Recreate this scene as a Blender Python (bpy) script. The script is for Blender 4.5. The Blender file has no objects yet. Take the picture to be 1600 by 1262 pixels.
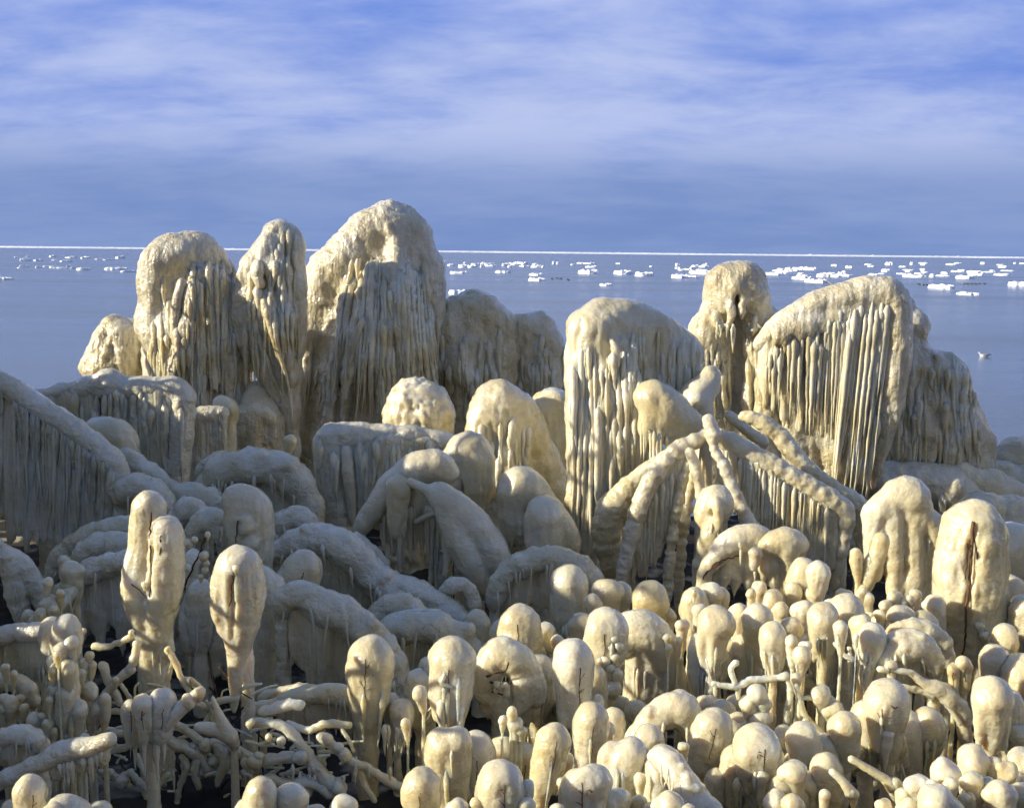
import bpy, math, random
import numpy as np
from mathutils import Vector, Matrix
from mathutils.bvhtree import BVHTree

# ------------------------------------------------------------------ camera, sky, sun
F = 1715.0; PW, PH = 1600.0, 1262.0; HC = 4.3
PITCH = math.radians(7.92); ROLL = math.radians(0.61)
sc = bpy.context.scene
col = sc.collection
CM = Matrix.Rotation(math.pi/2 - PITCH, 4, 'X') @ Matrix.Rotation(ROLL, 4, 'Z')
cd = bpy.data.cameras.new('camera'); cam = bpy.data.objects.new('camera', cd); col.objects.link(cam)
cam.matrix_world = Matrix.Translation((0, 0, HC)) @ CM
cd.sensor_width = 36.0; cd.lens = 36.0*F/PW; cd.clip_start = 0.1; cd.clip_end = 60000
sc.camera = cam
SUN = Vector((-0.90, -0.20, 0.35)).normalized()
w = bpy.data.worlds.new('World'); sc.world = w; w.use_nodes = True
def build_world():
    nt = w.node_tree; N = nt.nodes; L = nt.links; N.clear()
    out = N.new('ShaderNodeOutputWorld'); bg = N.new('ShaderNodeBackground'); bg.inputs[1].default_value = 0.079
    sky = N.new('ShaderNodeTexSky'); sky.sky_type = 'NISHITA'; sky.sun_disc = False
    sky.sun_elevation = math.asin(SUN.z); sky.sun_rotation = math.atan2(SUN.x, SUN.y)
    sky.air_density = 1.0; sky.dust_density = 0.3; sky.ozone_density = 3.0
    tc = N.new('ShaderNodeTexCoord'); sp = N.new('ShaderNodeSeparateXYZ'); L.new(tc.outputs['Generated'], sp.inputs[0])
    def M(op, a, b=None, c=None):
        n = N.new('ShaderNodeMath'); n.operation = op
        for i, v in enumerate((a, b, c)):
            if v is None: continue
            if isinstance(v, (int, float)): n.inputs[i].default_value = v
            else: L.new(v, n.inputs[i])
        return n.outputs[0]
    zc = M('MAXIMUM', sp.outputs[2], 0.0)
    den = M('ADD', zc, 0.19)
    cx = M('DIVIDE', sp.outputs[0], den); cy = M('DIVIDE', sp.outputs[1], den)
    cv = N.new('ShaderNodeCombineXYZ'); L.new(cx, cv.inputs[0]); L.new(cy, cv.inputs[1])
    def noise(scale, det, rough, vec, off):
        mp = N.new('ShaderNodeMapping'); mp.inputs['Location'].default_value = off; mp.inputs['Scale'].default_value = scale
        L.new(vec, mp.inputs[0])
        n = N.new('ShaderNodeTexNoise'); n.inputs['Scale'].default_value = 1; n.inputs['Detail'].default_value = det
        n.inputs['Roughness'].default_value = rough; n.inputs['Distortion'].default_value = 0.25; L.new(mp.outputs[0], n.inputs[0]); return n.outputs[0]
    n1 = noise((0.62, 0.85, 1), 6, 0.52, cv.outputs[0], (6.6, 6.6, 0))
    n2 = noise((2.4, 3.4, 1), 5, 0.6, cv.outputs[0], (11.3, 2.2, 0))
    def ramp(v, stops):
        r = N.new('ShaderNodeValToRGB'); r.color_ramp.interpolation = 'EASE'
        e = r.color_ramp.elements
        while len(e) < len(stops): e.new(0.5)
        for k, (p, c) in enumerate(stops): e[k].position = p; e[k].color = (c, c, c, 1) if isinstance(c, (int, float)) else (*c, 1)
        L.new(v, r.inputs[0]); return r.outputs[0]
    s = M('ADD', M('MULTIPLY', n1, 0.66), M('MULTIPLY', n2, 0.34))
    m_veil = ramp(s, [(0.35, 0.0), (0.63, 1.0)])
    # high thin veil thins out, and a slate cloud bank lies low over the far shore
    low = ramp(zc, [(0.0, 0.96), (0.05, 0.92), (0.115, 0.22), (0.30, 0.06)])
    def mix(fac, a, b):
        m = N.new('ShaderNodeMix'); m.data_type = 'RGBA'
        L.new(fac, m.inputs[0])
        for i, v in ((6, a), (7, b)):
            if isinstance(v, tuple): m.inputs[i].default_value = (*v, 1)
            else: L.new(v, m.inputs[i])
        return m.outputs[2]
    deep = mix(ramp(zc, [(0.0, 1.0), (0.25, 1.0), (0.6, 0.25)]), sky.outputs[0], (.75, 1.9, 6.6))
    thin = ramp(zc, [(0.0, .95), (0.26, .95), (0.62, .22)])
    c1 = mix(M('MULTIPLY', M('MULTIPLY_ADD', m_veil, .82, .14), thin), deep, (5.2, 5.85, 8.2))
    c2 = mix(low, c1, mix(M('MULTIPLY', m_veil, 0.6), (1.65, 2.5, 4.9), (2.25, 3.1, 5.6)))
    L.new(c2, bg.inputs[0]); L.new(bg.outputs[0], out.inputs[0])
build_world()
sd = bpy.data.lights.new('sun', 'SUN'); sd.energy = 5.0; sd.angle = math.radians(0.5); sd.color = (1.0, 0.92, 0.76)
so = bpy.data.objects.new('sun', sd); col.objects.link(so); so.location = (-40, -25, 20)
so.rotation_euler = (-SUN).to_track_quat('-Z', 'Y').to_euler()
sc.view_settings.view_transform = 'Standard'; sc.view_settings.look = 'None'
sc.view_settings.exposure = 0.54; sc.view_settings.gamma = 1.0; sc.view_settings.use_curve_mapping = False
sc.cycles.max_bounces = 5; sc.cycles.diffuse_bounces = 3; sc.cycles.glossy_bounces = 2; sc.cycles.transmission_bounces = 2
sc.cycles.use_denoising = True; sc.cycles.use_adaptive_sampling = True; sc.cycles.adaptive_threshold = 0.03; sc.cycles.adaptive_min_samples = 12

# ------------------------------------------------------------------ geometry helpers
CR = np.array(CM.to_3x3())
def W(px, py, Y):
    "world point seen at photograph pixel (px, py), Y metres in front of the camera"
    v = CR @ np.array([(px-PW/2)/F, (PH/2-py)/F, -1.0])
    return np.array([0, 0, HC]) + v*(Y/v[1])
GX = [-60, -30, -20, -12, -6, -2.5, 0, 3, 4, 6, 8, 10, 13, 15.5, 17.5, 26, 60]; GZ = [14, 12.5, 10.5, 7.2, 4.0, 2.7, 2.6, 2.05, 1.85, 1.42, 1.14, 1.0, 0.86, 0.62, -0.35, -1.6, -3]  # ground behind the camera rises as an unseen bluff added to cut sky fill
def ground(Y): return float(np.interp(Y, GX, GZ))
def depth(y): return float(np.interp(y, [330, 500, 600, 700, 800, 900, 1000, 1100, 1200, 1262], [13.6, 13.0, 12.0, 10.5, 8.8, 7.4, 6.1, 5.1, 4.3, 3.9]))

rng0 = np.random.default_rng(7)
PERM = np.concatenate([rng0.permutation(256)]*3).astype(np.int32)
GRAD = rng0.normal(size=(256, 3)); GRAD /= np.linalg.norm(GRAD, axis=1, keepdims=True); GRAD = GRAD.astype(np.float32)
def pnoise(p):
    p = np.asarray(p, np.float32)
    i = np.floor(p).astype(np.int32); f = p - i; i &= 255
    u = f*f*f*(f*(f*6-15)+10)
    res = 0
    for a in (0, 1):
        wa = u[:, 0] if a else 1-u[:, 0]; pa = PERM[(i[:, 0]+a)]
        for b in (0, 1):
            wb = wa*(u[:, 1] if b else 1-u[:, 1]); pb = PERM[pa+i[:, 1]+b]
            for c in (0, 1):
                wc = wb*(u[:, 2] if c else 1-u[:, 2]); g = GRAD[PERM[pb+i[:, 2]+c]]
                res = res + wc*(g[:, 0]*(f[:, 0]-a)+g[:, 1]*(f[:, 1]-b)+g[:, 2]*(f[:, 2]-c))
    return res*1.6

EDG = [(a, b) for a in range(8) for b in range(8) if a < b and bin(a ^ b).count('1') == 1]
def surface_nets(Fd, org, h):
    nx, ny, nz = Fd.shape
    S = Fd < 0
    cnt = np.zeros((nx-1, ny-1, nz-1), np.int8)
    for c in range(8):
        x, y, z = c & 1, (c >> 1) & 1, (c >> 2) & 1
        cnt += S[x:nx-1+x, y:ny-1+y, z:nz-1+z]
    act = (cnt > 0) & (cnt < 8)
    ii = np.nonzero(act); n = len(ii[0])
    if n == 0: return np.zeros((0, 3)), np.zeros((0, 4), int)
    vals = np.stack([Fd[ii[0]+(c & 1), ii[1]+((c >> 1) & 1), ii[2]+((c >> 2) & 1)] for c in range(8)], 1)
    acc = np.zeros((n, 3), np.float32); ct = np.zeros(n, np.float32)
    for a, b in EDG:
        va, vb = vals[:, a], vals[:, b]; m = (va < 0) != (vb < 0)
        t = np.where(m, va/np.where(m, va-vb, 1), 0)
        pa = np.array([a & 1, (a >> 1) & 1, (a >> 2) & 1], np.float32); pb = np.array([b & 1, (b >> 1) & 1, (b >> 2) & 1], np.float32)
        acc += np.where(m[:, None], pa + t[:, None]*(pb-pa), 0); ct += m
    V = (np.stack(ii, 1) + acc/ct[:, None])*h + org
    idx = np.full(act.shape, -1, np.int32); idx[ii] = np.arange(n)
    Q = []
    for ax in range(3):
        o1, o2 = (ax+1) % 3, (ax+2) % 3
        sl0 = [slice(1, -1)]*3; sl1 = [slice(1, -1)]*3
        sl0[ax] = slice(0, -1); sl1[ax] = slice(1, None)
        A, B = S[tuple(sl0)], S[tuple(sl1)]
        for flip, m in ((False, A & ~B), (True, ~A & B)):
            e = list(np.nonzero(m))
            e[o1] = e[o1]+1; e[o2] = e[o2]+1
            def g(d1, d2):
                k = [None]*3; k[ax] = e[ax]; k[o1] = e[o1]-d1; k[o2] = e[o2]-d2
                return idx[tuple(k)]
            q = np.stack([g(1, 1), g(0, 1), g(0, 0), g(1, 0)], 1)
            Q.append(q[:, ::-1] if flip else q)
    return V, np.concatenate(Q)

def vnormals(V, Q):
    fn = np.cross(V[Q[:, 2]]-V[Q[:, 0]], V[Q[:, 3]]-V[Q[:, 1]])
    N = np.zeros_like(V)
    for c in range(3):
        for k in range(4): N[:, c] += np.bincount(Q[:, k], fn[:, c], len(V))
    return N/np.maximum(np.linalg.norm(N, axis=1, keepdims=True), 1e-12)

def relax(V, Q, n, f=0.5):
    for _ in range(n):
        A = np.zeros_like(V); ct = np.zeros(len(V))
        for k in range(4):
            for j in ((k+1) % 4, (k+3) % 4):
                for c in range(3): A[:, c] += np.bincount(Q[:, k], V[Q[:, j], c], len(V))
                ct += np.bincount(Q[:, k], minlength=len(V))
        V = V + f*(A/np.maximum(ct, 1)[:, None]-V)
    return V

def mesh_from(name, V, Q, smooth=True):
    me = bpy.data.meshes.new(name)
    Q = np.asarray(Q, np.int32); k = Q.shape[1]
    me.vertices.add(len(V)); me.vertices.foreach_set('co', np.asarray(V, np.float32).ravel())
    me.loops.add(Q.size); me.loops.foreach_set('vertex_index', Q.ravel())
    me.polygons.add(len(Q)); me.polygons.foreach_set('loop_start', np.arange(0, Q.size, k, dtype=np.int32))
    if smooth: me.polygons.foreach_set('use_smooth', np.ones(len(Q), bool))
    me.update(calc_edges=True); me.validate()
    return me

def catmull(P, step):
    P = np.asarray(P, float)
    if len(P) == 2:
        n = max(2, int(np.linalg.norm(P[1, :3]-P[0, :3])/step)+1); t = np.linspace(0, 1, n)[:, None]; return P[0]*(1-t)+P[1]*t
    E = np.vstack([2*P[0]-P[1], P, 2*P[-1]-P[-2]]); out = []
    for i in range(1, len(E)-2):
        n = max(1, int(np.linalg.norm(E[i+1, :3]-E[i, :3])/step))
        for t in np.arange(n)/n:
            a, b, c, d = E[i-1], E[i], E[i+1], E[i+2]
            out.append(0.5*((2*b)+(c-a)*t+(2*a-5*b+4*c-d)*t*t+(3*b-a-3*c+d)*t**3))
    out.append(P[-1]); o = np.array(out); o[:, -1] = np.maximum(o[:, -1], P[:, -1].min()*0.8); return o

REG = {}
class Thing:
    "an Empty on the ground under the thing; its parts are meshes parented to it. Sizes in photograph pixels at the thing's distance"
    def __init__(s, name, label, cat, x, Y, group=None, seed=None):
        s.Y = Y; s.s = Y/F; s.rng = np.random.default_rng(abs(hash((round(x), round(Y*10)))) % 99991 if seed is None else seed)
        p = W(x, 700, Y); s.o = np.array([p[0], Y, ground(Y)])
        s.e = bpy.data.objects.new(name, None); s.e.empty_display_size = 0.05; col.objects.link(s.e); s.e.location = s.o
        s.e['label'] = label; s.e['category'] = cat
        if group: s.e['group'] = group
        s.P = []; REG[label] = s
    def add(s, name, me, m, parent=None, label=None):
        o = bpy.data.objects.new(name, me); col.objects.link(o); o.parent = parent or s.e
        me.materials.append(MAT[m]) if not me.materials else None
        if label: o['label'] = label
        return o
    def p(s, x, y, w): return W(x, y, s.Y+w*s.s)
    # --- primitives collected for the next solid
    def seg(s, a, ra, b, rb, k, op=1): s.P.append((0, a, ra, b, rb, k, op))
    def ell(s, x, y, w, rx, ry=None, rw=None, k=8, op=1):
        ry = ry or rx; rw = rw or rx
        s.P.append((1, s.p(x, y, w), np.array([rx, rw, ry])*s.s, None, None, k*s.s, op))
    def tube(s, pts, k=8, lump=0.0, step=None, per=None, op=1):
        step = step or max(4, 0.5*np.mean([q[3] for q in pts])); C = catmull(pts, step)
        n = len(C); R = C[:, 3].copy()
        if lump:
            per = per or 1.1*R.mean(); L = np.cumsum(np.r_[0, np.linalg.norm(np.diff(C[:, :3], axis=0), axis=1)])/per
            ph = s.rng.uniform(0, 50)
            R *= 1 + lump*(np.sin(6.283*(L+1.1*pnoise(np.stack([L*.7+ph, L*0, L*0], 1)))) + 1.2*pnoise(np.stack([L*1.3+ph, L*0+5.5, L*0], 1)))
        Wp = [s.p(*q[:3]) for q in C]
        for i in range(n-1): s.seg(Wp[i], R[i]*s.s, Wp[i+1], R[i+1]*s.s, k*s.s, op)
    def curtain(s, path, sp=9, r=7, jit=0.35, k=5, taper=0.25, lean=0.0, back=.8):
        "path points (x, y, w, length): fused flutes of ice hanging straight down"
        C = catmull(path, sp); rg = s.rng
        if back:
            for q in catmull(path, max(4, r*.9)):
                a = s.p(q[0], q[1], q[2]+r*.7); L = q[3]*back*(1+.12*rg.standard_normal()); rb = max(3.6, r*.8)
                s.seg(a, rb*s.s, a-np.array([0, 0, L*.8])*s.s, rb*.95*s.s, 3*s.s); s.seg(a-np.array([0, 0, L*.8])*s.s, rb*.95*s.s, a-np.array([0, 0, L])*s.s, rb*.5*s.s, 3*s.s)
        for q in C:
            x = q[0]+rg.uniform(-.4, .4)*sp; L = max(6, q[3]*(1+rg.uniform(-jit, jit*0.6))); rr = r*rg.uniform(.65, 1.35)
            a = s.p(x, q[1], q[2]+rg.uniform(-.5, .5)*r); m = a-np.array([-lean*L*.5, 0, .55*L])*s.s; b = a-np.array([-lean*L, 0, L])*s.s
            s.seg(a, rr*s.s, m, rr*.85*s.s, k*s.s); s.seg(m, rr*.85*s.s, b, rr*taper*s.s, k*s.s)
    def solid(s, part, m='ice', vox=2.6, peb=(1.0, 9), lump=(0, 40), drape=(0, 14), rel=1, label=None, parent=None):
        P, s.P = s.P, []; h = vox*(1.72 if m == 'far_ice' else 1.52)*s.s
        lo = np.full(3, 1e9); hi = -lo
        for q in P:
            if q[-1] < 0: continue
            if q[0] == 0:
                for c, r in ((q[1], q[2]), (q[3], q[4])): lo = np.minimum(lo, c-r); hi = np.maximum(hi, c+r)
            else: lo = np.minimum(lo, q[1]-q[2]); hi = np.maximum(hi, q[1]+q[2])
        lo -= 3*h+4*s.s; hi += 3*h+4*s.s
        sh = np.ceil((hi-lo)/h).astype(int)+1
        Fd = np.full(sh, 9.0, np.float32)
        ax = [lo[i]+np.arange(sh[i])*h for i in range(3)]
        for q in P:
            k = q[5]; mg = k+2.5*h
            if q[0] == 0: a, b = np.minimum(q[1]-q[2], q[3]-q[4]), np.maximum(q[1]+q[2], q[3]+q[4])
            else: a, b = q[1]-q[2], q[1]+q[2]
            i0 = np.clip(np.floor((a-mg-lo)/h).astype(int), 0, sh); i1 = np.clip(np.ceil((b+mg-lo)/h).astype(int)+1, 0, sh)
            if (i1 <= i0).any(): continue
            X = (ax[0][i0[0]:i1[0]]).astype(np.float32)[:, None, None]; Y = ax[1][i0[1]:i1[1]].astype(np.float32)[None, :, None]; Z = ax[2][i0[2]:i1[2]].astype(np.float32)[None, None, :]
            if q[0] == 0:
                d = q[3]-q[1]; dd = float(d@d)+1e-12
                px, py, pz = X-q[1][0], Y-q[1][1], Z-q[1][2]
                t = np.clip((px*d[0]+py*d[1]+pz*d[2])/dd, 0, 1)
                D = np.sqrt((px-t*d[0])**2+(py-t*d[1])**2+(pz-t*d[2])**2)-(q[2]+t*(q[4]-q[2]))
            else:
                ux, uy, uz = (X-q[1][0])/q[2][0], (Y-q[1][1])/q[2][1], (Z-q[1][2])/q[2][2]
                k0 = np.sqrt(ux*ux+uy*uy+uz*uz); k1 = np.sqrt((ux/q[2][0])**2+(uy/q[2][1])**2+(uz/q[2][2])**2)+1e-6
                D = k0*(k0-1)/k1
            sub = Fd[i0[0]:i1[0], i0[1]:i1[1], i0[2]:i1[2]]
            if q[6] > 0:
                H = np.maximum(k-np.abs(sub-D), 0)/k; np.copyto(sub, np.minimum(sub, D)-H*H*k*.25)
            else:
                D = -D; H = np.maximum(k-np.abs(sub-D), 0)/k; np.copyto(sub, np.maximum(sub, D)+H*H*k*.25)
        Fd[0] = Fd[-1] = 9; Fd[:, 0] = Fd[:, -1] = 9; Fd[:, :, 0] = Fd[:, :, -1] = 9
        V, Q = surface_nets(Fd, lo, h)
        V = V.astype(float)
        if rel: V = relax(V, Q, rel)
        N = vnormals(V, Q)
        u = (V-s.o)/s.s; off = s.rng.uniform(0, 200, 3)
        D = np.zeros(len(V))
        if lump[0]: D += lump[0]*pnoise(u/lump[1]+off)
        if drape[0]:
            st = np.array([1, 1, 0.12])/drape[1]; wob = np.stack([pnoise(u/60+off+9)*12, np.zeros(len(u)), np.zeros(len(u))], 1)
            n = pnoise((u+wob)*st+off+31); n2 = pnoise((u+wob)*st*2.1+off+77)
            side = np.clip(1.15-np.abs(N[:, 2])*1.3, 0, 1)
            D += drape[0]*side*((1-2*np.abs(n))*0.9+0.35*n2)
        if peb[0]:
            n = pnoise(u/peb[1]+off+3); D += peb[0]*(n+0.5*pnoise(u/peb[1]*2.1+off+5)+0.7*pnoise(u/(peb[1]*2.6)+off+15))
        V = V + N*(D*s.s)[:, None]
        s.VQ = (V-s.o, Q); s.bv = None
        return s.add(part, mesh_from(part, V-s.o, Q), m, parent, label)
    def hit(s, x, y):
        "distance Y at which the line of sight (x, y) meets the last solid"
        if s.bv is None: s.bv = BVHTree.FromPolygons(s.VQ[0].tolist(), s.VQ[1].tolist())
        v = CR @ np.array([(x-PW/2)/F, (PH/2-y)/F, -1.0]); h = s.bv.ray_cast(Vector(np.array([0, 0, HC])-s.o), Vector(v))[0]
        return None if h is None else h[1]+s.o[1]
    def strand(s, x0, y0, x1, y1, r, m='icicle_ice', parent=None, lump=.16, proud=.45):
        "a run of ice that follows the last solid downwards and hangs free where the solid falls back"
        n = int(max(6, min(22, abs(y1-y0)/6))); t = np.linspace(0, 1, n); rg = s.rng
        ph = rg.uniform(0, 50); wob = pnoise(np.stack([t*2.5+ph, t*0, t*0], 1))*r*1.1
        Yp = None; out = []
        prof = np.minimum(1, .30+t*7)*np.clip(1-t, .02, 1)**.8
        prof = prof*(1+lump*pnoise(np.stack([t*abs(y1-y0)/(2.6*r)+ph, t*0+3, t*0], 1))*1.6)
        for k in range(n):
            x = x0+(x1-x0)*t[k]**1.2+wob[k]*t[k]; y = y0+(y1-y0)*t[k]; rr = r*prof[k]
            h = s.hit(x, y)
            if Yp is None:
                if h is None: return None
                Yp = h
            pr = proud*min(1, t[k]*4)-.9*max(0, 1-t[k]*4)
            Yp = min(Yp+.3*r*s.s, h-(pr*rr)*s.s if h is not None else 1e9)
            out.append((*W(x, y, Yp), rr))
        return s.sweep('icicle', np.array(out), m, 8, .16, cap=False, parent=parent, world=True)
    def drapery(s, ob, x0, x1, ya, yb, n, r, L, m='icicle_ice', fan=0.0, xc=None):
        rg = s.rng; xc = (x0+x1)/2 if xc is None else xc
        for i in range(n):
            x = rg.uniform(x0, x1); y = rg.uniform(ya, yb); l = rg.uniform(*L)*(1 if rg.random() < .8 else .5)
            s.strand(x, y, x+(x-xc)*fan+rg.uniform(-.05, .05)*l, y+l, rg.uniform(*r), m, ob)
    def stick(s, pts, r, m='twig', parent=None):
        "a bare twig lying half sunk in the face of the last solid; pts are (x, y)"
        C = catmull([(*q, 0, r) for q in pts], 5); out = []; Y = None
        for k, q in enumerate(C):
            h = s.hit(q[0], q[1]); Y = h if h is not None else Y
            if Y is None: return
            out.append((*W(q[0]+s.rng.normal(0, .5), q[1], Y-.25*r*s.s), r*(1.1-.6*k/len(C))))
        if len(out) > 2: s.sweep('twig', np.array(out), m, 5, .3, cap=False, parent=parent, world=True)
    # --- light swept meshes
    def sweep(s, part, C, m, ns=8, rip=0.0, cap=True, parent=None, world=False, label=None):
        C = np.asarray(C, float); R = C[:, 3]*s.s
        P = C[:, :3] if world else np.array([s.p(*q[:3]) for q in C])
        n = len(P); T = np.gradient(P, axis=0); T /= np.linalg.norm(T, axis=1, keepdims=True)+1e-12
        if cap:   # rounded ends
            r0, r1 = R[0], R[-1]
            P = np.vstack([P[0]-T[0]*r0*.9, P[0]-T[0]*r0*.55, P, P[-1]+T[-1]*r1*.55, P[-1]+T[-1]*r1*.9]); T = np.vstack([T[0], T[0], T, T[-1], T[-1]])
            R = np.r_[r0*.3, r0*.8, R, r1*.8, r1*.3]; n += 4
        ref = np.array([0.3, 1, 0.2]); A = np.cross(T, ref); A /= np.linalg.norm(A, axis=1, keepdims=True)+1e-9; B = np.cross(T, A)
        th = np.arange(ns)*2*math.pi/ns
        ring = np.cos(th)[None, :, None]*A[:, None]+np.sin(th)[None, :, None]*B[:, None]
        rr = R[:, None]*np.ones((1, ns))
        V = P[:, None]+ring*rr[..., None]
        if rip:
            off = s.rng.uniform(0, 99, 3); u = (V.reshape(-1, 3)-s.o)/s.s
            per = max(3.0, float(np.mean(C[:, 3]))*1.5)
            nn = pnoise(u/per+off)+.5*pnoise(u/per*2.1+off); V = V+ring*(rr*rip*nn.reshape(n, ns))[..., None]
        V = V.reshape(-1, 3); i = np.arange(n-1)[:, None]*ns; j = np.arange(ns)[None]; k = (j+1) % ns
        Q = np.stack([i+j, i+ns+j, i+ns+k, i+k], -1).reshape(-1, 4)
        ends = np.array([[0, 1, 2, 3]]) if ns == 4 else np.concatenate([np.stack([np.zeros(ns-2, int), np.arange(1, ns-1), np.arange(2, ns), np.arange(2, ns)], 1)])
        me = bpy.data.meshes.new(part); vl = [tuple(v) for v in (V-s.o)]
        fl = [tuple(int(a) for a in q) for q in Q]+[tuple(range(ns)), tuple(range((n-1)*ns, n*ns))[::-1]]
        me.from_pydata(vl, [], fl); me.polygons.foreach_set('use_smooth', np.ones(len(fl), bool))
        return s.add(part, me, m, parent, label)
    def icicle(s, x, y, w, L, r, m='icicle_ice', lean=0.0, part='icicle', parent=None):
        m = 'icicle_ice'; a = s.p(x, y, w); n = max(5, min(16, int(L/7))); t = np.linspace(0, 1, n)
        rad = r*np.clip((1-t)**.75+.35*np.exp(-t*9), .06, None)
        rad[0] *= .25; rad[1] *= .92 if n > 8 else 1; ph = s.rng.uniform(0, 6); rad *= 1+.10*np.sin(t*L/5.5+ph)
        P = np.stack([a[0]+lean*t*L*s.s+s.rng.normal(0, .12, n)*r*s.s*.5, a[1]+0*t, a[2]-t*L*s.s, rad], 1)
        return s.sweep(part, P, m, 7, 0.12, cap=False, parent=parent, world=True)
    def row(s, path, n, r=4, jit=.6, parent=None, lean=0.0):
        "n free icicles along a path of (x, y, w, length)"
        C = catmull(path, 3); rg = s.rng
        for i in range(n):
            q = C[min(len(C)-1, int((i+rg.uniform(-.6, 1.6))/n*len(C)) % len(C))]
            s.icicle(q[0], q[1], q[2]+rg.uniform(-2, 2), max(8, q[3]*(1.1-1.15*jit*rg.random()**.8)), r*rg.uniform(.5, 1.6), parent=parent, lean=lean)
    def twig(s, pts, r=1.3, part='twig', m='twig', parent=None):
        C = catmull([(*q, r) for q in pts], 5); n = len(C)
        C[:, :3] += s.rng.normal(0, .8, (n, 3)); C[:, 3] *= np.linspace(1.1, .6, n)
        return s.sweep(part, C, m, 5, 0.3, cap=False, parent=parent)
    def star(s, x, y, w, r, n=5):
        "a little spray of bare dark twigs sticking out of the ice"
        for i in range(n):
            an = s.rng.uniform(-2.8, .4) if i else 1.4; L = r*s.rng.uniform(.5, 1.0)
            s.twig([(x, y, w+3), (x+math.cos(an)*L*.5, y+math.sin(an)*L*.5, w-3), (x+math.cos(an+.3)*L, y+math.sin(an+.3)*L, w-5)], max(.7, r*.09))
    def arm(s, pts, rip=.25, m='ice', ns=10, part='iced_twig', parent=None, bead=0.0):
        C = catmull(pts, max(3, pts[0][3]*.6)); n = len(C)
        if bead: C[:, 3] *= 1+bead*np.sin(np.cumsum(s.rng.uniform(.5, 1.3, n)))
        return s.sweep(part, C, m, ns, rip, parent=parent)
    def club(s, x, y, r, h, style='col', lean=0, w=0, part='ice_bulb', ice=0, twigs=1, stem=True, vox=None, ripple=.075, fat=1.0, k=None):
        "one upright ice club: (x, y) centre of the round head, r its radius, h how far down the head's ice reaches"
        rg = s.rng; k = k or r*.5; lean += rg.uniform(-.22, .22)*r; fat *= rg.uniform(.84, 1.1)
        ed = s.p(x+lean, y+h, w); g = np.array([ed[0], ed[1], ground(ed[1])-.03])
        if style == 'col':
            s.tube([(x, y, w, r), (x+lean*.3, y+h*.35, w, r*.97*fat), (x+lean*.7, y+h*.7, w, r*.80*fat), (x+lean, y+h, w, r*.5*fat)], k, ripple, step=r*.22, per=r*.42)
        elif style == 'drop':
            s.ell(x, y, w, r*1.0, r*1.02, r*.98, k=k)
            s.tube([(x, y+r*.35, w, r*.86), (x+lean*.4, y+h*.5, w, r*.55*fat), (x+lean, y+h, w, r*.28)], k, ripple*.6, step=r*.25, per=r*.5)
        elif style == 'ball':
            ox, oy, ow = rg.uniform(-.34, .34, 3)*r; ra = r*rg.uniform(.72, .86)
            s.tube([(x-ox, y-oy*.5, w-ow, ra), (x+ox, y+abs(oy)*.8, w+ow, r*rg.uniform(.66, .8))], k)
            for _ in range(int(rg.integers(1, 4)) if r > 12 else 0):
                an = rg.uniform(0, 6.28); s.ell(x+math.cos(an)*r*.62, y+r*.2+math.sin(an)*r*.42, w-r*.25, r*rg.uniform(.35, .55), k=k*.45)
            s.tube([(x, y+r*.3, w, r*.6), (x+lean, y+h, w, r*.4)], k)
        elif style == 'lobe':   # two fused heads
            s.tube([(x-r*.42, y+r*.12, w, r*.66), (x-r*.3, y+h*.6, w, r*.6), (x-r*.1, y+h, w, r*.4)], k, ripple, step=r*.25, per=r*.5)
            s.tube([(x+r*.4, y, w-r*.2, r*.68), (x+r*.3+lean, y+h*.6, w, r*.55), (x+r*.1+lean, y+h, w, r*.35)], k*.6, ripple, step=r*.25, per=r*.5)
        if stem and ed[2] > g[2]: s.seg(ed, r*(.5 if style == 'col' else .28)*s.s, g, r*(.58 if style == 'col' else .38)*s.s, k*s.s)
        for _ in range(3 if style != 'ball' else 1):   # small melt lobes
            a = rg.uniform(-1, 1); s.ell(x+a*r*.55, y+rg.uniform(-.1, .7)*r, w-r*.45, r*rg.uniform(.3, .5), r*rg.uniform(.35, .6), r*.45, k=k)
        if style != 'ball' and r > 15:   # drip ridges running down the sides and free at the hem
            for i in range(int(rg.integers(3, 6))):
                an = rg.uniform(-1.45, 1.45); sx, sw = math.sin(an), -math.cos(an); y0 = y+r*rg.uniform(.1, .6); y1 = y+h*rg.uniform(.65, 1.1)
                e = .86 if style == 'col' else .7
                s.tube([(x+sx*r*.72, y0, w+sw*r*.72, r*.2), (x+sx*r*e+lean*.4, (y0+y1)/2, w+sw*r*e, r*rg.uniform(.13, .22)), (x+sx*r*e*.95+lean*.7, y1, w+sw*r*e*.95, r*.05)], r*.22)
        ob = s.solid(part, vox=vox or max(1.85, min(2.8, r*.095)), peb=(max(.3, r*.016), max(6, r*.26)), lump=(r*.085, r*.85), drape=(r*.05, r*.4))
        ns = min(2, ice)+int(rg.random() < .35 and r > 17 and style != 'ball')
        for i in range(ns):
            a = rg.uniform(-.75, .75); y0 = y+h*rg.uniform(.3, .6)
            s.strand(x+a*r*.8, y0, x+a*r*.6+lean*.7, y+h*rg.uniform(.95, 1.3)+r*rg.uniform(.2, 1.0), r*rg.uniform(.10, .2), 'ice', parent=ob)
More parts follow.
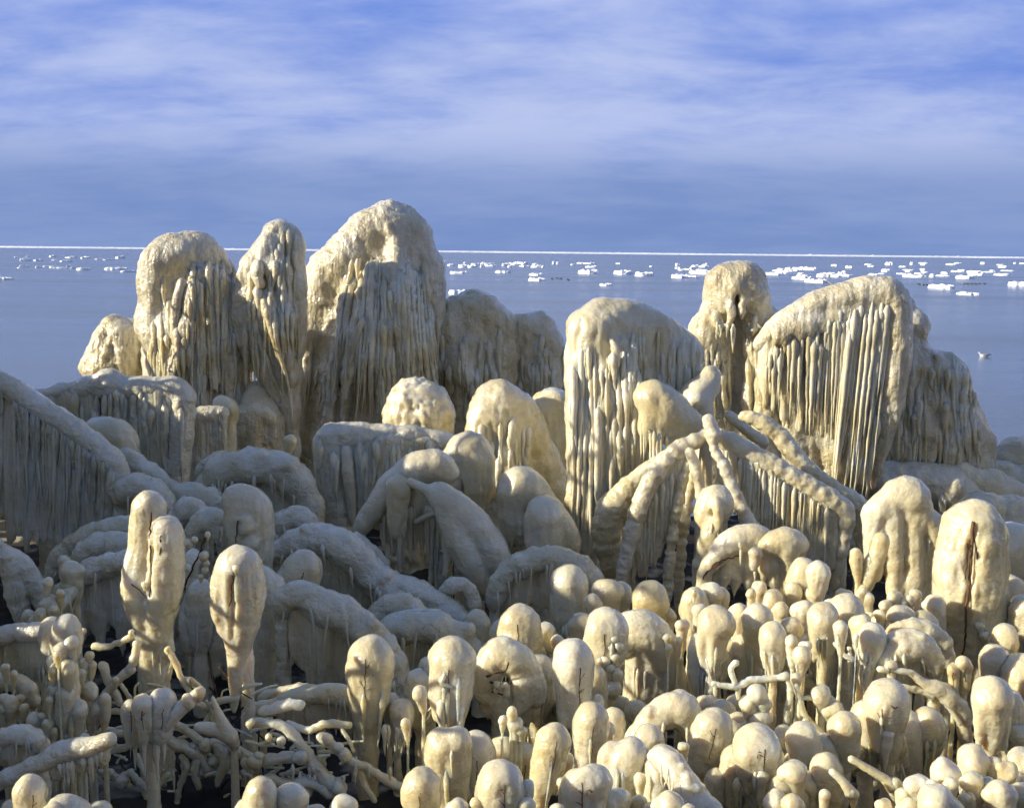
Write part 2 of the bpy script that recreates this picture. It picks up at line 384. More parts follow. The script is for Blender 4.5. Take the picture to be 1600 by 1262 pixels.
        for i in range(twigs if rg.random() < .9 else 0):
            a = rg.uniform(-.35, .35)*r; f0, f1 = rg.uniform(.05, .3), rg.uniform(.6, 1.0); q = []
            for f in np.linspace(f0, f1, 5): q.append((x+a*(1-.5*f)+lean*f*.6+rg.uniform(-1.2, 1.2), y+h*f))
            s.stick(q, max(.7, r*.025), parent=ob)
            for _ in range(int(rg.integers(0, 3))):
                p0 = q[int(rg.integers(1, 4))]; sg = rg.choice([-1, 1])
                s.stick([p0, (p0[0]+sg*r*.12, p0[1]-r*.12), (p0[0]+sg*r*.26, p0[1]-r*rg.uniform(.15, .4))], max(.6, r*.02), parent=ob)
        return ob

# ------------------------------------------------------------------ materials
MAT = {}
def nmat(name):
    m = bpy.data.materials.new(name); m.use_nodes = True; MAT[name] = m
    nt = m.node_tree; return nt, nt.nodes, nt.links, nt.nodes['Principled BSDF']
def tex(N, L, kind, scale, vec=None, **kw):
    t = N.new(kind); t.inputs['Scale'].default_value = scale
    for a, b in kw.items(): t.inputs[a].default_value = b
    if vec is not None: L.new(vec, t.inputs['Vector'])
    return t
def ramp(N, L, v, stops):
    r = N.new('ShaderNodeValToRGB'); e = r.color_ramp.elements
    while len(e) < len(stops): e.new(.5)
    for k, (p, c) in enumerate(stops): e[k].position = p; e[k].color = (*c, 1) if not isinstance(c, (int, float)) else (c, c, c, 1)
    L.new(v, r.inputs[0]); return r.outputs[0]
def ice_mat(name, tint_a, tint_b, tint_c, bs, streak=.5, sf=26, sz=2.2, bump=.7, sss=.05):
    nt, N, L, b = nmat(name)
    g = N.new('ShaderNodeNewGeometry').outputs['Position']
    oi = N.new('ShaderNodeObjectInfo')
    n1 = tex(N, L, 'ShaderNodeTexNoise', 2.6, g, Detail=2, Roughness=.6)
    c = ramp(N, L, n1.outputs[0], [(.30, tint_b), (.52, tint_a), (.72, tint_c)])
    hsv = N.new('ShaderNodeHueSaturation'); L.new(c, hsv.inputs['Color'])
    mr = N.new('ShaderNodeMapRange'); mr.inputs[3].default_value = .88; mr.inputs[4].default_value = 1.12; L.new(oi.outputs['Random'], mr.inputs[0]); L.new(mr.outputs[0], hsv.inputs['Saturation'])
    L.new(hsv.outputs[0], b.inputs['Base Color'])
    b.inputs['Subsurface Weight'].default_value = 1.0; b.inputs['Subsurface Radius'].default_value = (1.0, .78, .42); b.inputs['Subsurface Scale'].default_value = sss/bs**.5
    b.inputs['Coat Weight'].default_value = 1.0; b.inputs['Coat Roughness'].default_value = .07; b.inputs['Coat IOR'].default_value = 1.5
    b.inputs['IOR'].default_value = 1.31; b.inputs['Specular IOR Level'].default_value = 1.0
    n2 = tex(N, L, 'ShaderNodeTexNoise', 9, g, Detail=0)
    L.new(ramp(N, L, n2.outputs[0], [(.35, .26), (.7, .42)]), b.inputs['Roughness'])
    mx = tex(N, L, 'ShaderNodeTexNoise', 34*bs, g, Detail=3, Roughness=.62)
    bp = N.new('ShaderNodeBump'); bp.inputs['Strength'].default_value = bump; bp.inputs['Distance'].default_value = .022/bs; L.new(mx.outputs[0], bp.inputs['Height'])
    mp = N.new('ShaderNodeMapping'); mp.inputs['Scale'].default_value = (sf*bs, sf*bs, sz*bs); L.new(g, mp.inputs[0])
    st = tex(N, L, 'ShaderNodeTexNoise', 1, mp.outputs[0], Detail=2, Roughness=.55)
    b2 = N.new('ShaderNodeBump'); b2.inputs['Strength'].default_value = streak; b2.inputs['Distance'].default_value = .05/bs; L.new(st.outputs[0], b2.inputs['Height']); L.new(bp.outputs[0], b2.inputs['Normal'])
    L.new(b2.outputs[0], b.inputs['Normal']); L.new(b2.outputs[0], b.inputs['Coat Normal'])
ice_mat('ice', (.70, .625, .415), (.62, .525, .305), (.77, .72, .55), 1.0, .10, 13, 40, .45, .06)
ice_mat('far_ice', (.65, .575, .375), (.51, .425, .24), (.75, .70, .54), .55, .38, bump=.7, sss=.05)
ice_mat('rough_ice', (.67, .62, .45), (.59, .53, .35), (.73, .70, .57), .8, .20, 11, 26, .7, .05)
ice_mat('icicle_ice', (.72, .655, .47), (.64, .56, .35), (.79, .745, .60), 1.0, .10, 13, 40, .3, .02)
ice_mat('curtain_ice', (.69, .63, .44), (.61, .53, .325), (.77, .73, .58), .8, .6, 34, sss=.05, bump=.45)
nt, N, L, b = nmat('twig')
n = tex(N, L, 'ShaderNodeTexNoise', 40); L.new(ramp(N, L, n.outputs[0], [(.3, (.02, .010, .005)), (.7, (.085, .035, .015))]), b.inputs['Base Color']); b.inputs['Roughness'].default_value = .6
nt, N, L, b = nmat('bark')
n = tex(N, L, 'ShaderNodeTexNoise', 60); L.new(ramp(N, L, n.outputs[0], [(.3, (.05, .025, .012)), (.7, (.20, .10, .045))]), b.inputs['Base Color']); b.inputs['Roughness'].default_value = .7
nt, N, L, b = nmat('soil')
g = N.new('ShaderNodeNewGeometry').outputs['Position']; n = tex(N, L, 'ShaderNodeTexNoise', 3, g, Detail=8)
L.new(ramp(N, L, n.outputs[0], [(.3, (.02, .017, .012)), (.55, (.05, .044, .034)), (.66, (.30, .27, .20))]), b.inputs['Base Color']); b.inputs['Roughness'].default_value = .95; b.inputs['Specular IOR Level'].default_value = .08
nt, N, L, b = nmat('snow')
g = N.new('ShaderNodeNewGeometry').outputs['Position']; n = tex(N, L, 'ShaderNodeTexNoise', 1.5, g, Detail=4)
L.new(ramp(N, L, n.outputs[0], [(.3, (.78, .82, .86)), (.6, (.88, .88, .87))]), b.inputs['Base Color']); b.inputs['Roughness'].default_value = .6
nt, N, L, b = nmat('water')
g = N.new('ShaderNodeNewGeometry').outputs['Position']
b.inputs['Base Color'].default_value = (.12, .15, .175, 1); b.inputs['IOR'].default_value = 1.33; b.inputs['Roughness'].default_value = .16
mp = N.new('ShaderNodeMapping'); mp.inputs['Scale'].default_value = (.45, 1.5, 1); L.new(g, mp.inputs[0])
n = tex(N, L, 'ShaderNodeTexNoise', .9, mp.outputs[0], Detail=6, Roughness=.6)
mp2 = N.new('ShaderNodeMapping'); mp2.inputs['Scale'].default_value = (.012, .05, 1); L.new(g, mp2.inputs[0])
n2 = tex(N, L, 'ShaderNodeTexNoise', 1, mp2.outputs[0], Detail=3)
L.new(ramp(N, L, n2.outputs[0], [(.35, .10), (.65, .24)]), b.inputs['Roughness'])
bp = N.new('ShaderNodeBump'); bp.inputs['Strength'].default_value = .45; bp.inputs['Distance'].default_value = .07; L.new(n.outputs[0], bp.inputs['Height']); L.new(bp.outputs[0], b.inputs['Normal'])
for nm, c, r in (('bird_white', (.82, .82, .80), .7), ('bird_grey', (.30, .32, .35), .7), ('bird_dark', (.03, .03, .032), .6), ('beak', (.55, .35, .05), .5)):
    nt, N, L, b = nmat(nm); n = tex(N, L, 'ShaderNodeTexNoise', 30)
    L.new(ramp(N, L, n.outputs[0], [(.3, tuple(v*.85 for v in c)), (.7, c)]), b.inputs['Base Color']); b.inputs['Roughness'].default_value = r

def tag(o, label=None, cat=None, group=None, kind=None):
    for k, v in (('label', label), ('category', cat), ('group', group), ('kind', kind)):
        if v: o[k] = v
    return o
def obj(name, me, m, parent=None):
    o = bpy.data.objects.new(name, me); col.objects.link(o); o.parent = parent
    if not me.materials: me.materials.append(MAT[m])
    return o

# ------------------------------------------------------------------ the setting
def build_ground():
    xs = np.r_[np.linspace(-80, -9, 16), np.linspace(-8.5, 8.5, 120), np.linspace(9, 80, 16)]; ys = np.r_[np.linspace(-60, 0, 30), np.linspace(.4, 18, 150), np.linspace(19, 60, 12)]
    X, Y = np.meshgrid(xs, ys, indexing='ij'); P = np.stack([X.ravel(), Y.ravel(), 0*X.ravel()], 1)
    Z = np.interp(P[:, 1], GX, GZ)+.07*pnoise(P*2.3)+.05*pnoise(P*6)-.06
    P[:, 2] = Z; n, m = len(xs), len(ys); i = np.arange(n-1)[:, None]*m; j = np.arange(m-1)[None]
    Q = np.stack([i+j, i+m+j, i+m+j+1, i+j+1], -1).reshape(-1, 4)
    tag(obj('ground', mesh_from('ground', P, Q), 'soil'), kind='structure')
build_ground()
ys = [13.0, 20, 40, 80, 160, 400, 1000, 3000, 9000, 45000]; V = []; Q = []
for y in ys:
    for x in np.linspace(-1, 1, 9): V.append((x*max(60, y*1.2), y, 0.0))
for a in range(len(ys)-1):
    for c in range(8): Q.append((a*9+c, a*9+c+1, a*9+c+10, a*9+c+9))
tag(obj('lake_water', mesh_from('lake_water', np.array(V), np.array(Q), False), 'water'), kind='structure')

def build_pack_ice():   # the white rim of pressure-ridged pack ice along the horizon
    n = 2600; t = np.linspace(-1, 1, n); prof = [(2560, -.2), (2563, 1.0), (2570, 1.9), (2590, 2.3), (2640, 1.5), (2700, 3.3), (2760, 1.6), (2950, 2.6), (3600, 2.2), (16000, 2.0)]
    V = []
    for (y, z) in prof:
        x = t*y*.75; yy = y+60*pnoise(np.stack([x/300, x*0+3.3, x*0], 1))
        zz = z*np.clip(.75+.7*pnoise(np.stack([x/13, x*0+y, x*0], 1))+.75*pnoise(np.stack([x/70, x*0+y*.01, x*0+8], 1)), .02, 2) if z > 0 else x*0+z
        V.append(np.stack([x, yy, zz], 1))
    V = np.concatenate(V); a = np.arange(len(prof)-1)[:, None]*n; c = np.arange(n-1)[None]
    Q = np.stack([a+c, a+c+1, a+n+c+1, a+n+c], -1).reshape(-1, 4)
    tag(obj('pack_ice', mesh_from('pack_ice', V, Q), 'snow'), label='white rim of pack ice along the whole horizon', kind='stuff')
build_pack_ice()

def on_water(px, py):
    v = CR @ np.array([(px-PW/2)/F, (PH/2-py)/F, -1.0]); k = HC/-v[2]; return np.array([v[0]*k, v[1]*k, 0.0])
frng = np.random.default_rng(11)
def floe(px, py, wpx, label, group=None, hpx=None):
    c = on_water(px, py); s = c[1]/F; a = wpx*s/2; bdep = a*frng.uniform(1.2, 3.2); ht = (hpx or min(5.0, max(1.6, wpx*.16)))*s*frng.uniform(.6, 1.25)
    n = 22; th = np.arange(n)*2*math.pi/n; off = frng.uniform(0, 99)
    rad = 1+.22*pnoise(np.stack([np.cos(th)*1.6+off, np.sin(th)*1.6, th*0], 1))+.10*pnoise(np.stack([np.cos(th)*4+off, np.sin(th)*4, th*0+5], 1))
    V = []
    lv = [(1.0, -.25), (1.04, .0), (1.0, .35), (.90, .55), (.62, .60), (.3, .66)]
    for q, (k, z) in enumerate(lv):
        x = np.cos(th)*rad*a*k; y = np.sin(th)*rad*bdep*k
        zz = z*ht+(ht*1.0*(pnoise(np.stack([x/(a*.35)+off, y/(bdep*.35), th*0+q], 1))+.25) if q >= 2 else 0*x)
        V.append(np.stack([x, y, zz], 1))
    V.append(np.array([[0, 0, .7*ht]])); V = np.concatenate(V); F_ = []
    for q in range(len(lv)-1):
        for i in range(n): F_.append((q*n+i, q*n+(i+1) % n, (q+1)*n+(i+1) % n, (q+1)*n+i))
    k0 = (len(lv)-1)*n
    for i in range(n): F_.append((k0+i, k0+(i+1) % n, len(V)-1))
    me = bpy.data.meshes.new('ice_floe'); me.from_pydata([tuple(v) for v in V], [], F_)
    o = obj('ice_floe', me, 'snow'); o.location = c; tag(o, label, 'ice floe', group); return o
for px, py, wd, lb in [
    (718, 458, 34, 'near white ice floe just right of the tallest ice dome'), (717, 427, 26, 'thin floe above the near floe by the tallest dome'),
    (787, 426, 25, 'lone floe between the tallest dome and the pair of stacked floes'), (838, 430, 22, 'upper floe of the stacked pair left of a row of birds'),
    (839, 438, 27, 'lower blocky floe of the stacked pair left of a row of birds'), (920, 427, 32, 'long flat floe above and right of the left bird row'),
    (974, 428, 30, 'flat floe over the big fluted column'), (1006, 431, 28, 'floe at the right end of the three flat floes over the fluted column'),
    (947, 446, 18, 'small lone floe lying nearest above the big fluted column'), (1061, 434, 24, 'blocky floe left of the round-headed ice figure'),
    (1080, 434, 24, 'floe touching the left cheek side of the round-headed figure'), (1096, 427, 34, 'long floe behind the left of the round-headed figure'),
    (1207, 429, 22, 'floe just right of the round-headed figure'), (1222, 427, 20, 'smaller floe next to the one right of the round-headed figure'),
    (1253, 436, 26, 'large broken floe above the sloping ice fringe'), (1276, 441, 28, 'floe nearest the back of the sloping ice fringe'),
    (1286, 432, 20, 'small square floe above the sloping ice fringe'), (1257, 421, 30, 'farther flat floe above the sloping ice fringe'),
    (1470, 450, 27, 'floe with birds on it, right of the sloping fringe'), (1513, 460, 29, 'flat floe nearest the camera at right over the gull'),
    (1591, 446, 28, 'floe cut by the right picture edge'), (1508, 435, 24, 'bright floe at the right end of the long drift band'),
    (8, 437, 22, 'flat floe at the left picture edge nearest the shore'), (131, 422, 19, 'square little floe in the left band of drift ice'),
    (181, 421, 30, 'long bright floe left of the drooping ice head'), (201, 425, 17, 'small floe at the right end of the left drift band'), (103, 409, 16, 'grey far floe in the left of the lake')]:
    floe(px, py, wd, lb)
def band(n, x0, x1, y0, y1, w0, w1, label, group):
    for _ in range(n):
        t = frng.random(); py = y0+(y1-y0)*frng.random(); px = x0+(x1-x0)*t; floe(px, py, w0*.6+(w1-w0*.6)*frng.random()**1.8, label, group, frng.uniform(1.4, 3.2))
band(12, 28, 115, 416.5, 419.5, 7, 16, 'small floe in the thin left band of drift ice', 'floes of the left drift band')
band(14, 10, 205, 401, 409, 6, 15, 'tiny far floe scattered over the left of the lake', 'far floes at left')
band(34, 690, 975, 411.5, 418, 6, 20, 'small far floe in the drift band right of the tallest dome', 'floes of the middle drift band')
band(14, 1010, 1110, 415, 423, 6, 16, 'small floe left of the round-headed figure', 'floes left of the round-headed figure')
band(48, 1205, 1600, 420, 433, 8, 24, 'small floe in the crowded drift band at right', 'floes of the right drift band')
band(16, 1230, 1600, 411, 419, 6, 13, 'tiny far floe above the crowded right drift band', 'far floes at right')

# birds
def sphere_mesh(name, lobes, n=10, m=7):
    "one closed body made of a chain of rings (x, z, ry, rz)"
    V = []; Fc = []
    for (x, z, ry, rz) in lobes:
        for k in range(n): a = 2*math.pi*k/n; V.append((x, math.cos(a)*ry, z+math.sin(a)*rz))
    for q in range(len(lobes)-1):
        for k in range(n): Fc.append((q*n+k, q*n+(k+1) % n, (q+1)*n+(k+1) % n, (q+1)*n+k))
    Fc.append(tuple(range(n))[::-1]); Fc.append(tuple(range((len(lobes)-1)*n, len(lobes)*n)))
    me = bpy.data.meshes.new(name); me.from_pydata(V, [], Fc); me.polygons.foreach_set('use_smooth', np.ones(len(Fc), bool)); return me
def bird(px, py, L, facing, label, group, mats, lift=0.0, name='water_bird', cat='bird'):
    c = on_water(px, py); e = bpy.data.objects.new(name, None); col.objects.link(e); e.location = (c[0], c[1], lift); e.scale = (L*facing, L, L); e.empty_display_size = .1
    tag(e, label, cat, group)
    body = obj('body', sphere_mesh('body', [(-.52, .20, .01, .01), (-.38, .18, .09, .05), (-.2, .14, .16, .12), (.05, .11, .18, .16), (.22, .13, .15, .15), (.31, .20, .09, .10), (.34, .29, .065, .07), (.37, .36, .075, .07), (.43, .375, .06, .055), (.48, .365, .025, .025)]), mats[0], e)
    obj('beak', sphere_mesh('beak', [(.47, .365, .022, .02), (.58, .345, .006, .008)], 6), 'beak', e)
    for sg in (-1, 1):
        wm = sphere_mesh('wing', [(.16, .2, .02, .05), (.0, .2, .035, .10), (-.25, .21, .03, .07), (-.62, .25, .008, .012)], 8); o = obj('wing', wm, mats[1], e); o.location = (0, sg*.145, 0)
    obj('tail', sphere_mesh('tail', [(-.40, .19, .06, .03), (-.60, .22, .08, .012)], 8), mats[2], e)
bird(1537, 557, .52, -1, 'white gull with grey back floating alone on the lake at right', None, ('bird_white', 'bird_grey', 'bird_dark'), -.03, 'gull', 'gull')
for x, y in ((863, 436), (871, 435.5), (877, 436), (888, 437.5)):
    bird(x, y, .62, 1, 'small water bird in the row of four left of the big fluted column', 'row of birds on the middle water', ('bird_grey', 'bird_dark', 'bird_dark'), -.02)
for x, y in ((1437, 445), (1442, 446), (1449, 446), (1455, 447), (1506, 444), (1513, 444.5), (1519, 444), (1525, 444.5), (1531, 444), (1539, 444)):
    bird(x, y, .66, 1 if x % 2 else -1, 'small water bird in the row by the floes at right', 'row of birds on the right water', ('bird_grey', 'bird_dark', 'bird_dark'), -.02)

# ------------------------------------------------------------------ far ice domes on the water's edge
def toground(t, x, y, w, r0, r1, k=10):
    a = t.p(x, y, w); t.seg(a, r0*t.s, np.array([a[0], a[1], ground(a[1])-.05]), r1*t.s, k*t.s)
FI = 'far_ice'

t = Thing('ice_draped_tree', 'tallest ice dome with icicle beard, breaking above the horizon', 'iced tree', 590, 14.2, 'ice domes along the shore')
t.tube([(606, 362, 0, 42), (602, 430, 12, 72), (590, 520, 22, 98), (585, 620, 26, 106), (585, 740, 26, 108)], 20)
t.tube([(604, 348, -18, 30), (548, 402, -22, 36), (508, 458, -10, 36), (496, 560, -6, 34), (492, 690, 0, 30)], 16, .05)
t.tube([(628, 350, -8, 30), (655, 410, -6, 28), (664, 500, -4, 28), (668, 600, 0, 24)], 16, .05)
t.tube([(612, 352, -34, 13), (618, 385, -48, 10), (612, 420, -62, 8)], 10, .1)
t.tube([(505, 580, 20, 44), (455, 650, 30, 56), (440, 770, 30, 60)], 16, .08); t.ell(618, 376, -46, 12, 9, 10, k=6); t.ell(578, 372, -38, 14, 12, 12, k=8)
for i in range(30):
    a = i/29; x0 = 548+112*a+t.rng.uniform(-6, 6); y0 = 400+70*abs(a-.55)+t.rng.uniform(-12, 40); x1 = 600+(x0-600)*1.5+t.rng.uniform(-14, 8); y1 = t.rng.uniform(560, 690)
    r = t.rng.uniform(5, 10); w0 = -78-34*math.sin(a*3.1)+t.rng.uniform(-12, 10)
    t.tube([(x0, y0, w0+34, r), (x0+(x1-x0)*.35, y0+(y1-y0)*.4, w0-6, r*1.15), (x0+(x1-x0)*.75, y0+(y1-y0)*.75, w0-18, r), (x1, y1, w0-20, 2)], 4, .14, step=5, per=12)
ob = t.solid('ice_mass', FI, 2.5, peb=(2.3, 10), lump=(5, 44), drape=(2.2, 20))
for i in range(0):
    x = t.rng.uniform(505, 670); t.icicle(x, t.rng.uniform(480, 600), -110-16*math.sin((x-500)/170*3.1), t.rng.uniform(50, 120), t.rng.uniform(3, 6), FI, parent=ob)
t.drapery(ob, 535, 672, 395, 500, 60, (2.5, 7), (90, 250), FI, .35, 602); t.drapery(ob, 480, 690, 470, 600, 40, (2, 5), (60, 150), FI, .1); t.icicle(616, 384, -62, 90, 8, FI, parent=ob); t.icicle(628, 410, -60, 90, 5, FI, parent=ob); t.icicle(559, 404, -72, 36, 6, FI, parent=ob)

t = Thing('ice_draped_tree', 'ice figure with a drooping hooded head and hanging tusk, at left', 'iced tree', 290, 13.0, 'ice domes along the shore')
t.tube([(250, 415, -26, 28), (278, 398, -14, 33), (312, 402, 4, 34), (340, 425, 14, 26)], 12, .04)
t.tube([(290, 440, 10, 44), (288, 500, 8, 54), (286, 580, 10, 54), (292, 660, 12, 52), (292, 760, 12, 50)], 16)
t.tube([(338, 420, 10, 20), (356, 458, 16, 20), (364, 540, 20, 24), (362, 660, 22, 34), (370, 760, 24, 40)], 10, .05)
t.tube([(252, 470, -20, 16), (243, 520, -22, 18), (247, 575, -20, 14), (252, 608, -20, 5)], 8, .06)
t.curtain([(300, 430, -40, 180), (330, 420, -28, 200), (365, 455, -6, 210)], 9, 7, .3)
t.curtain([(238, 500, -34, 80), (268, 505, -52, 100), (292, 520, -54, 140), (312, 540, -50, 150)], 9, 8, .35)
t.tube([(302, 452, -58, 10), (296, 500, -64, 12), (280, 560, -66, 9), (272, 602, -64, 3)], 5, .08)
t.ell(288, 432, -62, 6, 14, 14, k=6, op=-1); t.tube([(240, 425, -26, 20), (244, 470, -20, 20), (240, 520, -16, 20)], 14)
ob = t.solid('ice_mass', FI, 2.4, peb=(1.3, 9), lump=(4.5, 38), drape=(2.6, 16))
t.arm([(284, 442, -66, 8), (276, 480, -70, 9), (273, 520, -68, 7), (274, 546, -68, 2)], .12, FI, part='icicle', parent=ob)
t.drapery(ob, 296, 366, 395, 520, 40, (2.5, 6), (70, 220), FI); t.drapery(ob, 230, 300, 430, 560, 26, (2.5, 7), (50, 150), FI, -.1)

t = Thing('ice_draped_tree', 'slender leaf-shaped ice figure tapering to a long point', 'iced tree', 430, 13.0, 'ice domes along the shore')
t.tube([(440, 370, 0, 29), (437, 410, 2, 35), (424, 470, 4, 46), (421, 510, 4, 45), (436, 580, 4, 30), (450, 640, 4, 16), (459, 688, 4, 6), (461, 720, 4, 6)], 10)
t.tube([(412, 384, -16, 13), (398, 410, -20, 16), (384, 460, -14, 17), (379, 505, -10, 16), (398, 560, -8, 13)], 9, .08)
t.tube([(455, 380, -10, 14), (458, 450, -10, 16), (456, 540, -8, 14), (452, 610, -4, 9)], 9, .05)
for x0, x1, y0, y1 in ((418, 408, 372, 430), (428, 424, 375, 450), (440, 446, 395, 470), (415, 432, 440, 520), (432, 440, 470, 560), (446, 452, 440, 560)):
    t.tube([(x0, y0, -32, 6), ((x0+x1)/2, (y0+y1)/2, -40, 8), (x1, y1, -36, 3)], 5)
t.tube([(412, 470, -42, 8), (428, 512, -48, 10), (446, 556, -40, 7), (455, 606, -30, 3)], 5)
toground(t, 440, 600, 22, 22, 26)
ob = t.solid('ice_mass', FI, 2.2, peb=(.6, 9), lump=(4, 30), drape=(3.2, 15))
t.arm([(404, 414, -46, 9), (402, 432, -50, 10), (407, 444, -51, 9)], .1, FI, part='icicle', parent=ob, bead=.2)
t.icicle(403, 446, -50, 54, 8, FI, parent=ob); t.icicle(452, 590, -28, 70, 4, FI, lean=.06, parent=ob); t.drapery(ob, 384, 466, 350, 520, 30, (3.5, 7), (50, 150), FI, 0); t.strand(410, 455, 452, 604, 8, FI, ob); t.strand(424, 470, 456, 640, 6, FI, ob); t.strand(398, 500, 448, 640, 6, FI, ob)

t = Thing('ice_draped_tree', 'low lumpy sunlit ice hump at the far left of the domes', 'iced tree', 185, 13.4, 'ice domes along the shore')
t.ell(196, 548, 0, 44, 52, 44, k=20); t.ell(160, 572, -6, 24, 40, 30, k=18); t.ell(178, 525, -10, 26, 26, 26, k=16)
toground(t, 185, 580, 0, 46, 48, 20)
t.solid('ice_mass', FI, 2.6, peb=(2.6, 12), lump=(5, 26), drape=(2.5, 16))

t = Thing('ice_draped_tree', 'shaded grooved dome right beside the tallest ice dome', 'iced tree', 735, 14.3, 'ice domes along the shore')
t.tube([(712, 497, 0, 32), (700, 540, 0, 34), (684, 600, 0, 26), (690, 720, 6, 30)], 12, .04)
t.tube([(752, 490, 0, 32), (770, 505, 4, 30), (776, 560, 6, 30), (770, 640, 8, 32), (768, 740, 8, 36)], 12, .04)
t.tube([(730, 490, 10, 34), (735, 560, 10, 42), (735, 740, 14, 46)], 14)
t.tube([(748, 505, -40, 3), (750, 560, -46, 6), (748, 640, -48, 6)], 6, op=-1)
t.tube([(722, 540, -26, 16), (716, 575, -34, 18), (733, 596, -36, 16), (742, 612, -38, 8)], 8, .08); t.tube([(700, 570, -20, 8), (712, 610, -30, 6), (722, 645, -32, 4), (726, 672, -32, 2)], 4)
t.tube([(676, 570, -10, 12), (672, 620, -8, 10)], 8)
ob = t.solid('ice_mass', FI, 2.6, peb=(2.4, 11), lump=(4, 32), drape=(2.2, 16))
t.drapery(ob, 675, 795, 500, 620, 30, (4, 8), (50, 130), FI)

t = Thing('ice_draped_tree', 'lower shaded dome left of the big fluted ice column', 'iced tree', 842, 14.6, 'ice domes along the shore')
t.tube([(838, 522, 0, 36), (842, 570, 4, 42), (842, 640, 6, 46), (842, 740, 8, 48)], 14, .04); t.tube([(815, 510, -6, 22), (806, 570, -8, 18), (806, 640, -4, 18)], 9)
t.ell(828, 550, -48, 6, 28, 14, k=6, op=-1)
ob = t.solid('ice_mass', FI, 2.6, peb=(2.0, 11), lump=(4, 32), drape=(3, 15)); t.drapery(ob, 800, 886, 520, 600, 20, (4, 7), (50, 120), FI)

t = Thing('ice_draped_tree', 'round-headed ice figure with hollow face and dark slit', 'iced tree', 1150, 12.6, 'ice domes along the shore')
t.ell(1149, 455, 0, 49, 48, 44, k=14); t.ell(1128, 438, -8, 24, 22, 24, k=12); t.ell(1165, 432, -6, 24, 22, 24, k=12); t.ell(1176, 470, -12, 22, 26, 24, k=12)
t.tube([(1116, 490, -4, 22), (1104, 530, -4, 24), (1112, 600, 2, 26), (1116, 740, 4, 28)], 12, .04); t.tube([(1186, 490, -4, 20), (1188, 530, -4, 20), (1172, 590, -2, 20), (1164, 660, 0, 15), (1162, 750, 2, 16)], 10, .04)
t.tube([(1150, 480, 22, 34), (1150, 740, 26, 40)], 12); t.tube([(1200, 500, 14, 20), (1206, 560, 20, 22), (1210, 700, 24, 26)], 12)
[t.tube([(1152, 462, ww, 4), (1151, 520, ww, 8), (1147, 640, ww+4, 11)], 3, op=-1) for ww in (-56, -48, -40, -32, -24, -16)]
t.ell(1130, 482, -46, 13, 10, 16, k=6, op=-1); t.ell(1170, 486, -46, 12, 10, 16, k=6, op=-1)
t.tube([(1140, 474, -44, 4), (1143, 492, -48, 5), (1138, 514, -46, 3)], 4); t.tube([(1160, 476, -44, 4), (1159, 500, -46, 3)], 4); t.tube([(1118, 490, -38, 6), (1124, 508, -42, 6), (1132, 516, -44, 4)], 5); t.tube([(1180, 494, -38, 5), (1176, 520, -40, 4)], 4)
ob = t.solid('ice_mass', FI, 2.3, peb=(1.1, 9), lump=(3.4, 26), drape=(2.0, 17))
t.drapery(ob, 1108, 1138, 500, 520, 8, (2, 4), (15, 45), FI); t.drapery(ob, 1166, 1192, 500, 520, 7, (2, 4), (15, 45), FI); t.drapery(ob, 1086, 1136, 520, 590, 12, (3, 7), (60, 140), FI); t.drapery(ob, 1168, 1210, 520, 590, 9, (3, 7), (60, 140), FI); t.icicle(1146, 506, -50, 44, 5, FI, parent=ob); t.icicle(1144, 510, -52, 26, 3, FI, parent=ob)

t = Thing('ice_fringed_tree', 'sloping bent tree with a tall sunlit curtain of icicles, at right', 'iced tree', 1300, 12.2, 'ice domes along the shore')
t.tube([(1184, 542, 12, 9), (1215, 512, 6, 15), (1262, 484, 2, 20), (1320, 466, 0, 23), (1368, 460, -2, 25), (1391, 468, -2, 26), (1397, 540, -2, 24), (1389, 620, -2, 20), (1379, 690, -2, 11), (1363, 766, -2, 2.5)], 9, .05)
t.ell(1268, 484, 22, 26, 16, 20, k=10)
for i in range(22):   # drip noses under the eave
    x = 1210+i*7.5; y = 520-(x-1210)*.30; t.tube([(x, y-12, -14, 5), (x+1, y+2, -20, 4.5), (x+1, y+t.rng.uniform(14, 44), -21, 1.2)], 4)
ob = t.solid('ice_mass', FI, 2.3, peb=(.9, 10), lump=(2.6, 30), drape=(1.6, 12))
t.curtain([(1190, 545, 8, 70), (1215, 518, 2, 120), (1250, 496, -2, 165), (1290, 480, -4, 190), (1322, 474, -4, 190)], 6, 7, .25, 4, .4, back=.8)
t.solid('ice_curtain', 'curtain_ice', 2.3, peb=(.5, 7), drape=(1.2, 9), parent=ob)
t.curtain([(1326, 474, -8, 130), (1350, 472, -12, 165), (1388, 478, -12, 190)], 5, 6, .25, 4, .35)
t.solid('ice_curtain', 'curtain_ice', 2.1, peb=(.3, 7), drape=(1.0, 8), parent=ob)
for x, y, L, r in ((1322, 520, 110, 6), (1332, 600, 140, 8), (1346, 620, 155, 8), (1358, 640, 150, 8), (1338, 600, 110, 6), (1370, 650, 130, 9)): t.icicle(x, y, -16, L, r, FI, lean=-.13 if x < 1360 else -.08, parent=ob)
for i in range(84):
    x = t.rng.uniform(1196, 1322); y = 545-(x-1190)*.5+t.rng.uniform(-6, 40); bot = 625+(x-1196)*.68; t.icicle(x, max(y, 470), -10-8*min(1, (x-1190)/60)+t.rng.uniform(-5, 3), (bot-y)*t.rng.uniform(.35, 1.1), t.rng.uniform(2, 6), parent=ob)
for i in range(54):
    x = t.rng.uniform(1322, 1390); t.icicle(x, t.rng.uniform(470, 520), -22+t.rng.uniform(-6, 4), t.rng.uniform(110, 285), t.rng.uniform(2.5, 6.5), lean=-.05, parent=ob)

